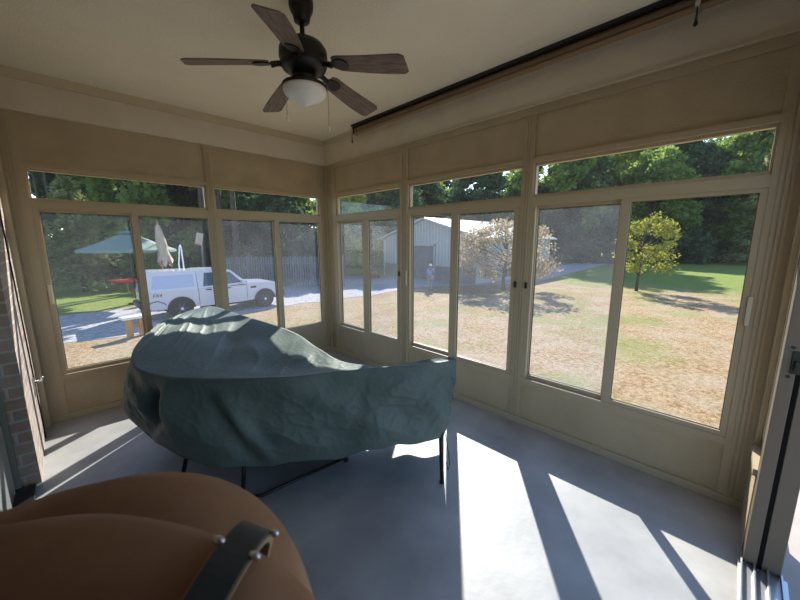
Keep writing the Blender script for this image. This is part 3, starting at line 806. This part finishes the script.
for x in (.62,1.47,2.46): obj('door_seam', box(B(), (x-.006)*sc,(x+.006)*sc,.012*sc,.03*sc,.46*sc,1.08*sc), 'plastic', tk, local=True)
def wheel(x, y):
    bm = B(); lathe(bm, (x*sc,y*sc,.41*sc), [(.24*sc,-.12*sc),(.385*sc,-.13*sc),(.41*sc,-.09*sc),(.41*sc,.09*sc),(.385*sc,.13*sc),(.24*sc,.12*sc)], 32, 'y')
    w = obj('wheel', bm, 'tyre', tk, local=True, smooth=False)
    yo = -.132 if y < 1 else .132; s_ = -1 if y < 1 else 1
    bm = B(); lathe(bm, (x*sc,y*sc,.385*sc), [(.245*sc,-.10*sc),(.245*sc,.10*sc)], 28, 'y')
    for k in range(6):
        a = 2*PI*k/6; q = B(); 
        tube(bm, [(x*sc,(y+s_*.115)*sc,.385*sc),((x+.22*math.cos(a))*sc,(y+s_*.115)*sc,(.385+.22*math.sin(a))*sc)], .03*sc, 6); q.free()
    r = obj('rim', bm, 'rim', w, local=True)
    bm = B(); lathe(bm, (x*sc,(y+yo)*sc,.385*sc), [(.055*sc,-.02*sc),(.055*sc,.02*sc)], 14, 'y'); obj('hub_cap', bm, 'white', w, local=True)
for x in (0, 3.22):
    wheel(x, .13); wheel(x, W_-.13)
    for y0, y1 in ((.0,.03),(W_-.03,W_)):
        bm = B()
        pts = arch(x, .47, 14, .40)
        pv = [[bm.verts.new((px*sc, yy*sc, pz*sc)) for yy in (y0-.02,y1)] for px, pz in pts]
        pw = [[bm.verts.new(((x+(px-x)*.87)*sc, yy*sc, (.38+(pz-.38)*.87)*sc)) for yy in (y0-.02,y1)] for px, pz in pts]
        for i in range(len(pts)-1):
            bm.faces.new((pv[i][0],pv[i+1][0],pw[i+1][0],pw[i][0])); bm.faces.new((pv[i][1],pv[i+1][1],pw[i+1][1],pw[i][1]))
            bm.faces.new((pv[i][0],pv[i+1][0],pv[i+1][1],pv[i][1])); bm.faces.new((pw[i][0],pw[i+1][0],pw[i+1][1],pw[i][1]))
        bmesh.ops.recalc_face_normals(bm, faces=bm.faces); obj('fender_flare', bm, 'plastic', tk, local=True)
    tbox('wheel_well', x-.42, x+.42, .10, W_-.10, .40, .84, 'plastic', 0)
cu = bpy.data.curves.new('decal', 'FONT'); cu.body = 'FX4'; cu.size = .17*sc; cu.extrude = .002; cu.shear = .25
to = bpy.data.objects.new('decal', cu); COL.objects.link(to)
dg = bpy.context.evaluated_depsgraph_get(); me = bpy.data.meshes.new_from_object(to.evaluated_get(dg)); bpy.data.objects.remove(to)
me.materials.clear(); me.materials.append(M['plastic'])
to = bpy.data.objects.new('decal', me); COL.objects.link(to); to.parent = tk; to.rotation_euler = (PI/2,0,0); to.location = (-.88*sc, .014*sc, .90*sc)
bm = B(); tube(bm, [(-1.1*sc,.05*sc,.55*sc),(-.95*sc,-.02*sc,.72*sc),(-.75*sc,-.02*sc,.76*sc),(-.55*sc,-.02*sc,.66*sc),(-.46*sc,.05*sc,.55*sc)], .012, 8)
obj('hose', bm, 'plastic', tk, local=True, smooth=True)

# ------------------------------------------------------------------ things by the drive
def at_ground_dist(px, py_any, D):
    """point on the ground under pixel column px at forward depth D"""
    d = ray(px, py_any); p = CAM + d*D; return Vector((p.x, p.y, GZ))
# big green parasol
p = at_ground_dist(129, 245, 15.5)
um = empty('patio_umbrella', p); tag(um, 'large open green parasol standing beyond the driveway left of the truck', 'umbrella')
def zpix(px, py, P0):      # height of the ray through a pixel above the plan point P0
    d = ray(px, py); s_ = Vector((P0.x-CAM.x, P0.y-CAM.y)).length / Vector((d.x, d.y)).length
    return CAM.z + d.z*s_
zt = zpix(124,232,p); ze = zpix(124,250,p); RU = 40/FPX*15.5
bm = B(); n = 8
top = [bm.verts.new((p.x+.28*math.cos(2*PI*k/n),p.y+.28*math.sin(2*PI*k/n),zt-.10)) for k in range(n)]
mid = [bm.verts.new((p.x+RU*.55*math.cos(2*PI*k/n),p.y+RU*.55*math.sin(2*PI*k/n),ze+(zt-ze)*.42)) for k in range(n)]
rim_ = [bm.verts.new((p.x+RU*math.cos(2*PI*k/n),p.y+RU*math.sin(2*PI*k/n),ze)) for k in range(n)]
val = [bm.verts.new((p.x+RU*math.cos(2*PI*k/n),p.y+RU*math.sin(2*PI*k/n),ze-.10)) for k in range(n)]
bm.faces.new(top)
for q, w in ((top,mid),(mid,rim_),(rim_,val)):
    for k in range(n): bm.faces.new((q[k],q[(k+1)%n],w[(k+1)%n],w[k]))
o = obj('canopy', bm, 'green_canvas', um); o.modifiers.new('s','SOLIDIFY').thickness = .01
bm = lathe(B(), (p.x,p.y,0), [(.42,zt-.07),(.2,zt+.02),(.03,zt+.06),(.03,zt+.25)], 8); obj('vent', bm, 'green_canvas', um)
bm = B(); tube(bm, [(p.x,p.y,GZ),(p.x,p.y,zt-.1)], .035, 10); obj('pole', bm, 'black_metal', um, smooth=True)
bm = lathe(B(), (p.x,p.y,GZ), [(.35,0),(.33,.06),(.08,.10)], 20); obj('base', bm, 'black_metal', um, smooth=True)
# furled beige parasol
p = at_ground_dist(160.5, 250, 15.0)
fu = empty('furled_umbrella', p); tag(fu, 'closed beige parasol hanging in folds behind the truck', 'umbrella')
z1 = zpix(158,225,p); z0 = zpix(160,264,p)
bm = B(); n = 20; prof = [(0,.05),(.08,.10),(.3,.16),(.55,.20),(.62,.17),(.8,.24),(1,.30)]
rings = []
for f, r in prof:
    z = z1-(z1-z0)*f
    rings.append([bm.verts.new((p.x+(r*(1 if k%2 else .62)+.03*math.sin(k*2.3))*math.cos(2*PI*k/n)+.16*f, p.y+(r*(1 if k%2 else .62))*math.sin(2*PI*k/n), z+(.18*math.sin(k*1.7) if f==1 else 0))) for k in range(n)])
for q, w in zip(rings, rings[1:]):
    for k in range(n): bm.faces.new((q[k],q[(k+1)%n],w[(k+1)%n],w[k]))
bm.faces.new(rings[0]); obj('canopy', bm, 'beige_canvas', fu, smooth=True)
bm = B(); tube(bm, [(p.x,p.y,GZ),(p.x,p.y,z1+.15)], .03, 10); obj('pole', bm, 'wood', fu, smooth=True)
bm = lathe(B(), (p.x,p.y,GZ), [(.32,0),(.30,.07),(.06,.12)], 18); obj('base', bm, 'black_metal', fu, smooth=True)
# bent white pole
p = at_ground_dist(180, 260, 14.5); zt = zpix(180,245,p)
q = Vector((right.x,right.y,0)).normalized()
bm = B(); tube(bm, [p-q*.07, p-q*.07+Vector((0,0,(zt-GZ)*.7)), p+q*.03+Vector((0,0,(zt-GZ)*.97)), p+q*.07+Vector((0,0,zt-GZ)), p+q*.10+Vector((0,0,(zt-GZ)*.97)), p+q*.13+Vector((0,0,(zt-GZ)*.6)), p+q*.16], .026, 8)
tag(obj('bent_pole', bm, 'white', smooth=True), 'slim white bent pole behind the truck beside the closed parasol', 'pole')
# basketball hoop
p = at_ground_dist(203, 262, 19); bb = empty('basketball_hoop', p); tag(bb, 'basketball hoop with a tilted white backboard behind the truck', 'hoop')
zt = zpix(200,233,p); zb_ = zpix(200,245,p)
bm = B(); tube(bm, [p, p+Vector((0,0,zb_-GZ+.2))], .038, 10); obj('pole', bm, 'fence', bb, smooth=True)
bm = B(); c = p+Vector((0,0,(zt+zb_)/2-GZ)); box(bm, -.17,.17,-.02,.02,-(zt-zb_)/2,(zt-zb_)/2)
xf(bm, Matrix.Translation(c - Vector((fwd.x,fwd.y,0))*.15) @ Matrix.Rotation(-.55,4,'Z') @ Matrix.Rotation(.22,4,'Y')); obj('backboard', bm, 'beige_canvas', bb)
bm = B(); c = c - Vector((fwd.x,fwd.y,0))*.42 + Vector((0,0,-.28)); tube(bm, [c+Vector((.2*math.cos(2*PI*k/16),.2*math.sin(2*PI*k/16),0)) for k in range(17)], .015, 6); obj('rim', bm, 'red', bb)
# wooden stand
p = at_z(137,336,GZ); ws = empty('wooden_stand', p, .2); tag(ws, 'low wooden stand with a white top on the dry grass before the truck', 'stand')
for s_ in (-.16,.16):
    bm = B(); box(bm, s_-.07,s_+.07,-.09,.09,0,.56); obj('leg', bm, 'wood', ws, local=True, bevel=.012)
bm = B(); box(bm, -.34,.34,-.17,.17,.56,.64); obj('top', bm, 'white', ws, local=True, bevel=.015)
bm = B(); box(bm, -.09,.09,-.03,.03,.28,.40); obj('stretcher', bm, 'wood', ws, local=True)
# red kayak
p = at_z(141,292,GZ); ky = empty('kayak', (p.x,p.y,GZ), -.1); tag(ky, 'red kayak propped on trestles on the shaded grass left of the truck', 'kayak')
bm = B(); rings = []; n = 14; LK = 4.2
for i in range(21):
    f = i/20; x = (f-.33)*LK; r = max(.02, .36*math.sin(PI*f)**.6); zc = .66 + .12*(2*f-1)**4
    rings.append([bm.verts.new((x, r*math.cos(2*PI*k/n), zc + r*.5*math.sin(2*PI*k/n))) for k in range(n)])
for a, b_ in zip(rings, rings[1:]):
    for k in range(n): bm.faces.new((a[k],a[(k+1)%n],b_[(k+1)%n],b_[k]))
bm.faces.new(rings[0]); bm.faces.new(rings[-1]); bmesh.ops.recalc_face_normals(bm, faces=bm.faces); obj('hull', bm, 'red', ky, local=True, smooth=True)
bm = lathe(B(), (0,0,0), [(.20,0),(.24,.03),(.20,.06)], 20); xf(bm, Matrix.Translation((.5,0,.82)) @ Matrix.Diagonal((1.9,1,1,1))); obj('cockpit_rim', bm, 'plastic', ky, local=True, smooth=True)
for x in (-.55, 1.5):
    bm = B()
    for s_ in (-1,1): tube(bm, [(x-.02,s_*.38,0),(x,s_*.05,.52)], .03, 8)
    box(bm, x-.03,x+.03,-.25,.25,.47,.52); obj('trestle', bm, 'wood', ky, local=True)
# fence
fe = empty('picket_fence', (7.2, 21.0, GZ)); tag(fe, 'weathered picket fence in the shade before the woods, right of the truck', 'fence')
f0 = at_ground_dist(252, 270, 21.5); f1 = at_ground_dist(322, 270, 21.5); f0 = f0 + (f0-f1)*.5; f1 = f1 + (f1-f0)*.2
zt = zpix(300,256,(f0+f1)/2); n = 52
bm = B(); d = (f1-f0).normalized(); a_ = math.atan2(d.y,d.x)
for i in range(n):
    q = B(); box(q, -.045,.045,-.012,.012,.08,zt-GZ-.05*(i%2)); 
    mt4 = Matrix.Translation(f0.lerp(f1,(i+.5)/n)) @ Matrix.Rotation(a_,4,'Z')
    tmp = bpy.data.meshes.new('t'); xf(q, mt4); q.to_mesh(tmp); q.free(); bm.from_mesh(tmp); bpy.data.meshes.remove(tmp)
obj('picket', bm, 'fence', fe).name = 'picket_panel'
bm = B()
for z in (.4, zt-GZ-.45): tube(bm, [f0+Vector((0,0,z)), f1+Vector((0,0,z))], .045, 6)
obj('rail', bm, 'fence', fe)
for k in range(5):
    c = f0.lerp(f1, k/4); nrm = Vector((-d.y,d.x,0))*.1
    bm = B(); tube(bm, [c+nrm, c+nrm+Vector((0,0,zt-GZ+.05))], .06, 8); obj('post', bm, 'fence', fe)
# red garden tractor
p = at_z(373,277.5,GZ); tr = empty('garden_tractor', p, .9); tag(tr, 'small red garden tractor parked at the edge of the gravel beside the barn', 'tractor')
bm = B(); box(bm, .1,.95,-.26,.26,.45,.88); obj('hood', bm, 'red', tr, local=True, bevel=.06)
bm = B(); box(bm, -.75,.12,-.32,.32,.38,.55); obj('fender', bm, 'red', tr, local=True, bevel=.05)
bm = B(); box(bm, -.62,-.22,-.22,.22,.56,.66); box(bm, -.70,-.60,-.22,.22,.62,1.02); obj('seat', bm, 'plastic', tr, local=True, bevel=.03)
bm = B(); tube(bm, [(.16,0,.8),(.02,0,1.05)], .02, 8); tube(bm, [(.02+.05*math.cos(2*PI*k/14),.17*math.sin(2*PI*k/14),1.05+.15*math.cos(2*PI*k/14)) for k in range(15)], .015, 6); obj('steering_wheel', bm, 'plastic', tr, local=True)
for x, r in ((-.45,.28),(.72,.20)):
    for s_ in (-1,1):
        bm = lathe(B(), (x,s_*.40,r), [(r*.5,-.10),(r,-.09),(r,.09),(r*.5,.10)], 20, 'y'); obj('wheel', bm, 'tyre', tr, local=True)

# standing person by the barn
p = at_z(430,290.5,GZ); sc_ = .86
pv = [(0,0,.98),(0,0,1.2),(0,.0,1.42),(0,0,1.52),(.02,0,1.60),(.02,0,1.70),   # pelvis .. head
      (0,.09,.90),(.03,.10,.50),(0,.10,.08),(.14,.11,.03),
      (0,-.09,.90),(-.02,-.10,.50),(-.04,-.10,.08),(.10,-.11,.03),
      (0,.18,1.42),(.02,.25,1.15),(.18,.20,.98),(.26,.16,.96),
      (0,-.18,1.42),(-.02,-.25,1.15),(.08,-.27,.92),(.12,-.27,.84)]
pe = [(0,1),(1,2),(2,3),(3,4),(4,5),(0,6),(6,7),(7,8),(8,9),(0,10),(10,11),(11,12),(12,13),(2,14),(14,15),(15,16),(16,17),(2,18),(18,19),(19,20),(20,21)]
prd = [.15,.145,.15,.06,.085,.10,.10,.07,.05,.045,.10,.07,.05,.045,.07,.05,.04,.035,.07,.05,.04,.035]
ang = math.atan2(CAM.y-p.y, CAM.x-p.x)
man = skin_body('person', [Vector(v)*sc_ for v in pv], pe, [r*sc_*.9 for r in prd], 'skin', subd=1)
man.location = p; man.rotation_euler = (0,0,ang+.5); tag(man, 'person standing on the gravel edge before the barn in a pale cap and blue shirt', 'person')
def garment(name, idx, mat, grow):
    mp = {v: i for i, v in enumerate(idx)}
    return skin_body(name, [Vector(pv[i])*sc_ for i in idx], [(mp[a], mp[b]) for a, b in pe if a in mp and b in mp], [prd[i]*sc_*.9*grow for i in idx], mat, man, 1)
garment('shirt', [1,0,2,14,15,18,19], 'shirt', 1.4)
garment('trousers', [0,6,7,8,10,11,12], 'trousers', 1.45)
bm = lathe(B(), (.02*sc_,0,1.70*sc_), [(.098*sc_,.01),(.10*sc_,.05),(.07*sc_,.10),(.01,.115)], 18); box(bm, .08,.20,-.07,.07,.0+1.70*sc_+.015,1.70*sc_+.03)
obj('cap', bm, 'cap_cloth', man, local=True, smooth=True)

# ------------------------------------------------------------------ trees
rng = np.random.default_rng(5)
def quads_mesh(name, C, size, mat, up_bias=.0, aspect=.6):
    n = len(C)
    d = rng.normal(size=(n,3)); d /= np.linalg.norm(d,axis=1,keepdims=True)
    e = rng.normal(size=(n,3)); e[:,2] *= (1-up_bias); d[:,2] *= (1-up_bias)
    d /= np.linalg.norm(d,axis=1,keepdims=True)
    e -= d*(e*d).sum(1,keepdims=True); e /= np.linalg.norm(e,axis=1,keepdims=True)
    s = (size*(.6+.8*rng.random(n)))[:,None] if np.isscalar(size) else size[:,None]
    V = np.stack([C-d*s, C+e*s*aspect, C+d*s, C-e*s*aspect], 1).reshape(-1,3).astype(np.float32)
    me = bpy.data.meshes.new(name)
    me.vertices.add(4*n); me.vertices.foreach_set('co', V.ravel())
    me.loops.add(4*n); me.loops.foreach_set('vertex_index', np.arange(4*n, dtype=np.int32))
    me.polygons.add(n); me.polygons.foreach_set('loop_start', np.arange(0,4*n,4,dtype=np.int32)); me.polygons.foreach_set('loop_total', np.full(n,4,dtype=np.int32))
    me.update(); me.validate(); me.materials.append(M[mat]); return me
def crown_pts(n, h0, h1, R, clumps=38, spread=.30, holes=0):
    """leaf centres in clumps over an ovoid crown"""
    u = rng.random(clumps); th = rng.random(clumps)*2*PI
    z = h0 + (h1-h0)*u
    prof = np.sqrt(np.clip(1-(2*(u-.42)/1.16)**2, .08, 1))
    r = R*prof*(.45+.55*rng.random(clumps)**.5)
    cc = np.stack([r*np.cos(th), r*np.sin(th), z], 1)
    k = rng.integers(0, clumps, n)
    off = rng.normal(size=(n,3)); off /= np.linalg.norm(off,axis=1,keepdims=True)
    off *= (R*spread*(.6+.7*rng.random(clumps))[k]*(rng.random(n)**.45))[:,None]; off[:,2] *= .75
    return cc[k]+off, cc
def conifer_pts(n, h0, h1, R):
    t = rng.random(n)**.75; lev = np.floor(t*16)/16 + rng.normal(size=n)*.012
    lev = np.clip(lev,0,1)
    z = h1-(h1-h0)*lev; L = R*(.06+.94*lev)
    nb = 9; br = rng.integers(0,nb,n); a0 = np.floor(t*16)*2.4
    th = 2*PI*br/nb + a0 + rng.normal(size=n)*.13
    rr = L*np.sqrt(rng.random(n))*(.8+.35*np.sin(br*7.3+a0*3))
    return np.stack([rr*np.cos(th), rr*np.sin(th), z - .20*rr + rng.normal(size=n)*.10],1)
def trunk_mesh(name, h, r0_, r1_, branches=None, lean=.0, bare=0):
    bm = B(); pts = [(lean*h*(f**2)+.06*math.sin(f*7), .05*math.sin(f*5+1), h*f) for f in (0,.15,.35,.55,.75,1)]
    tube(bm, pts, [r0_*1.25,r0_,r0_*.85,r0_*.65,r0_*.45+r1_*.5,r1_], 8)
    if branches is not None:
        for c in branches:
            z0 = max(h*.25, c[2]*.62); f = min(1, z0/h)
            s = Vector((lean*h*f*f, 0, z0)); e = Vector(c)
            tube(bm, [s, s.lerp(e,.5)+Vector((0,0,.05*h*.3)), e], [r0_*.32,r0_*.2,r0_*.07], 5)
    me = bpy.data.meshes.new(name); bm.to_mesh(me); bm.free()
    for p_ in me.polygons: p_.use_smooth = True
    me.materials.append(M['bark']); return me
def make_variant(kind):
    if kind in ('leafy','dark','light'):
        h = 15.0; P_, cc = crown_pts(15000, 2.2, h, 4.6, 80, .27)
        mt_ = {'leafy':'leaf','dark':'leaf_dark','light':'leaf_light'}[kind]
        return quads_mesh('foliage', P_, .27, mt_), trunk_mesh('trunk', h*.82, .26, .05, cc[:14])
    if kind == 'conifer':
        P_ = conifer_pts(9000, .7, 14.0, 3.6); return quads_mesh('foliage', P_, .26, 'needle', .55, .35), trunk_mesh('trunk', 13.6, .22, .03)
    if kind == 'pine':
        P_, cc = crown_pts(5000, 8.5, 17, 2.8, 30, .34); return quads_mesh('foliage', P_, .30, 'leaf_dark', .3), trunk_mesh('trunk', 16.5, .20, .05, cc[:8], .01)
    if kind == 'shrub':
        P_, cc = crown_pts(3500, .1, 3.2, 2.3, 26, .34); return quads_mesh('foliage', P_, .22, 'leaf_dark'), trunk_mesh('trunk', 2.2, .07, .02, cc[:8])
    if kind == 'hedge':
        P_, cc = crown_pts(3500, .1, 2.6, 2.2, 26, .34); return quads_mesh('foliage', P_, .20, 'leaf'), trunk_mesh('trunk', 1.8, .07, .02, cc[:8])
    if kind == 'yellow':
        P_, cc = crown_pts(3600, 1.3, 4.15, 1.42, 50, .33); return quads_mesh('foliage', P_, .075, 'leaf_yellow'), trunk_mesh('trunk', 3.4, .075, .02, cc[:18], .02)
    if kind == 'orange':
        P_, cc = crown_pts(6500, .95, 4.0, 2.9, 80, .20); return quads_mesh('foliage', P_, .085, 'leaf_orange'), trunk_mesh('trunk', 3.2, .11, .03, cc[:34], .0)
VAR = {}
def tree(name, kind, x, y, sc=1, rz=None, label=None, cat='tree', group=None, v=0, z=GZ, sz=None):
    key = (kind, v)
    if key not in VAR: VAR[key] = make_variant(kind)
    fo, tr_ = VAR[key]
    o = empty(name, (x, y, z), rz if rz is not None else rnd.random()*6.28); o.scale = (sc, sc, sz or sc)
    for nme, me in (('foliage', fo), ('trunk', tr_)):
        c = bpy.data.objects.new(nme, me); COL.objects.link(c); c.parent = o
    tag(o, label, cat, group); return o
p = at_z(637,291,GZ); yt = tree('young_tree', 'yellow', p.x, p.y, 1.0, 0, 'young tree with yellow-green leaves alone on the green lawn')
yt.children[0].location = (.22,-.22,-.06)
p = at_z(504,290,GZ); tree('autumn_tree', 'orange', p.x, p.y, .97, 1.0, 'sparse spreading tree with orange-tan leaves in front of the barn')
def polar(px, D):
    d = ray(px, 245); q = CAM + d*D; return q.x, q.y
W1 = 'tall leafy tree in the dense woods beyond the lawn and barn'; G1 = 'woods beyond the lawn and barn'
W2 = 'tall dark leafy tree in the deep woods behind the truck and fence'; G2 = 'woods behind the truck'
W3 = 'slim bare-trunked tree in the shaded woods behind the truck'; G3 = 'bare-trunked trees behind the truck'
W4 = 'low leafy bush along the edge of the woods'; G4 = 'bushes along the edge of the woods'
# right: woods across the far side of the green lawn, two ranks
for i, px in enumerate(np.linspace(400, 900, 21)):
    D = 52 + 6*math.sin(i*1.7)
    x, y = polar(px, D); tree('forest_tree', ('leafy','light','leafy','dark')[i%4], x, y, (1.0+.16*math.sin(i*2.3))*(.80 if px < 545 else 1.08), None, W1, 'tree', G1, i%2)
for i, px in enumerate(np.linspace(380, 930, 18)):
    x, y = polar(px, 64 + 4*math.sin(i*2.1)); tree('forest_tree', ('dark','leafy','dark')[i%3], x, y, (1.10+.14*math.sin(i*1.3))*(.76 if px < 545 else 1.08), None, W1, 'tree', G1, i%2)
for i, px in enumerate(np.linspace(520, 900, 20)):
    x, y = polar(px, 47 + 3*math.sin(i*2.9)); tree('woodland_bush', 'shrub', x, y, 1.15+.35*math.sin(i*1.1), None, W4, 'bush', G4, i%2)
x, y = polar(760, 40); tree('spruce_tree', 'conifer', x, y, 1.0, None, 'tall spruce with pale drooping boughs at the right edge of the lawn')
# left: woods behind the truck
for px in (33, 46, 56):
    x, y = polar(px, 31); tree('slim_tree', 'pine', x, y, .62, px*.1, W3, 'tree', G3, 0, sz=1.5)
for i, px in enumerate(np.linspace(-120, 400, 17)):
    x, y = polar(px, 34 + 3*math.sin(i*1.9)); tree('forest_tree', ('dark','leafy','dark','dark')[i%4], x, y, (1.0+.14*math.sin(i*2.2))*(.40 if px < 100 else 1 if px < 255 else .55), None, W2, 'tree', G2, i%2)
for i, px in enumerate(np.linspace(140, 420, 9)):
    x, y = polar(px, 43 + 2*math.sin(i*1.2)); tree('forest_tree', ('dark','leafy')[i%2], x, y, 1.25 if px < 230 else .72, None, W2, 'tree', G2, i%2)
for i, px in enumerate((206, 222, 236, 249, 262, 276, 289)):
    x, y = polar(px, 25 + 1.6*math.sin(i*2.4)); tree('slim_tree', 'pine', x, y, (.95+.1*math.sin(i*1.4))*(1 if px < 245 else .42), None, W3, 'tree', G3, i%2)
for i, px in enumerate(np.linspace(-60, 405, 22)):
    x, y = polar(px, (28.5 if px < 335 else 37) + 1.5*math.sin(i*2.9)); tree('woodland_bush', ('hedge','shrub')[i%2], x, y, 1.0+.2*math.sin(i*1.1), None, W4, 'bush', G4, i%2)
x, y = polar(78, 19.5); tree('spruce_tree', 'conifer', x, y, .60, None, 'sunlit spruce beyond the drive left of the green parasol', sz=.62)
x, y = polar(14, 23); tree('spruce_tree', 'conifer', x, y, .36, None, 'small spruce at the far left edge behind the drive', v=1)
x, y = polar(385, 33); tree('maple_tree', 'light', x, y, .55, None, 'bright yellow-green tree rising just behind the left end of the barn')
x, y = polar(344, 29); tree('maple_tree', 'light', x, y, .5, None, 'pale green tree beside the corner of the room, left of the barn', v=1)

# ------------------------------------------------------------------ light
sd = Vector((.645,.484,.557)).normalized()
sun = bpy.data.lights.new('sun', 'SUN'); sun.energy = 9.6; sun.angle = math.radians(.53); sun.color = (1,.93,.82)
so = bpy.data.objects.new('sun', sun); COL.objects.link(so); so.rotation_euler = sd.to_track_quat('Z','Y').to_euler()
wd = bpy.data.worlds.new('world'); S.world = wd; wd.use_nodes = True; nt = wd.node_tree
bg = nt.nodes['Background']; sky = nt.nodes.new('ShaderNodeTexSky'); sky.sky_type = 'NISHITA'
sky.sun_disc = False; sky.sun_elevation = math.asin(sd.z); sky.sun_rotation = math.atan2(sd.x, sd.y)
sky.air_density = 1.0; sky.dust_density = .2; sky.ozone_density = 2.6
nt.links.new(sky.outputs[0], bg.inputs[0]); bg.inputs[1].default_value = .29

S.view_settings.view_transform = 'Standard'; S.view_settings.look = 'None'; S.view_settings.gamma = 1
S.view_settings.use_curve_mapping = False; S.view_settings.exposure = 0.2
cy = S.cycles
cy.max_bounces = 10; cy.diffuse_bounces = 7; cy.glossy_bounces = 4; cy.transmission_bounces = 6; cy.transparent_max_bounces = 24
cy.caustics_reflective = False; cy.caustics_refractive = False; cy.sample_clamp_indirect = 6
cy.use_denoising = True
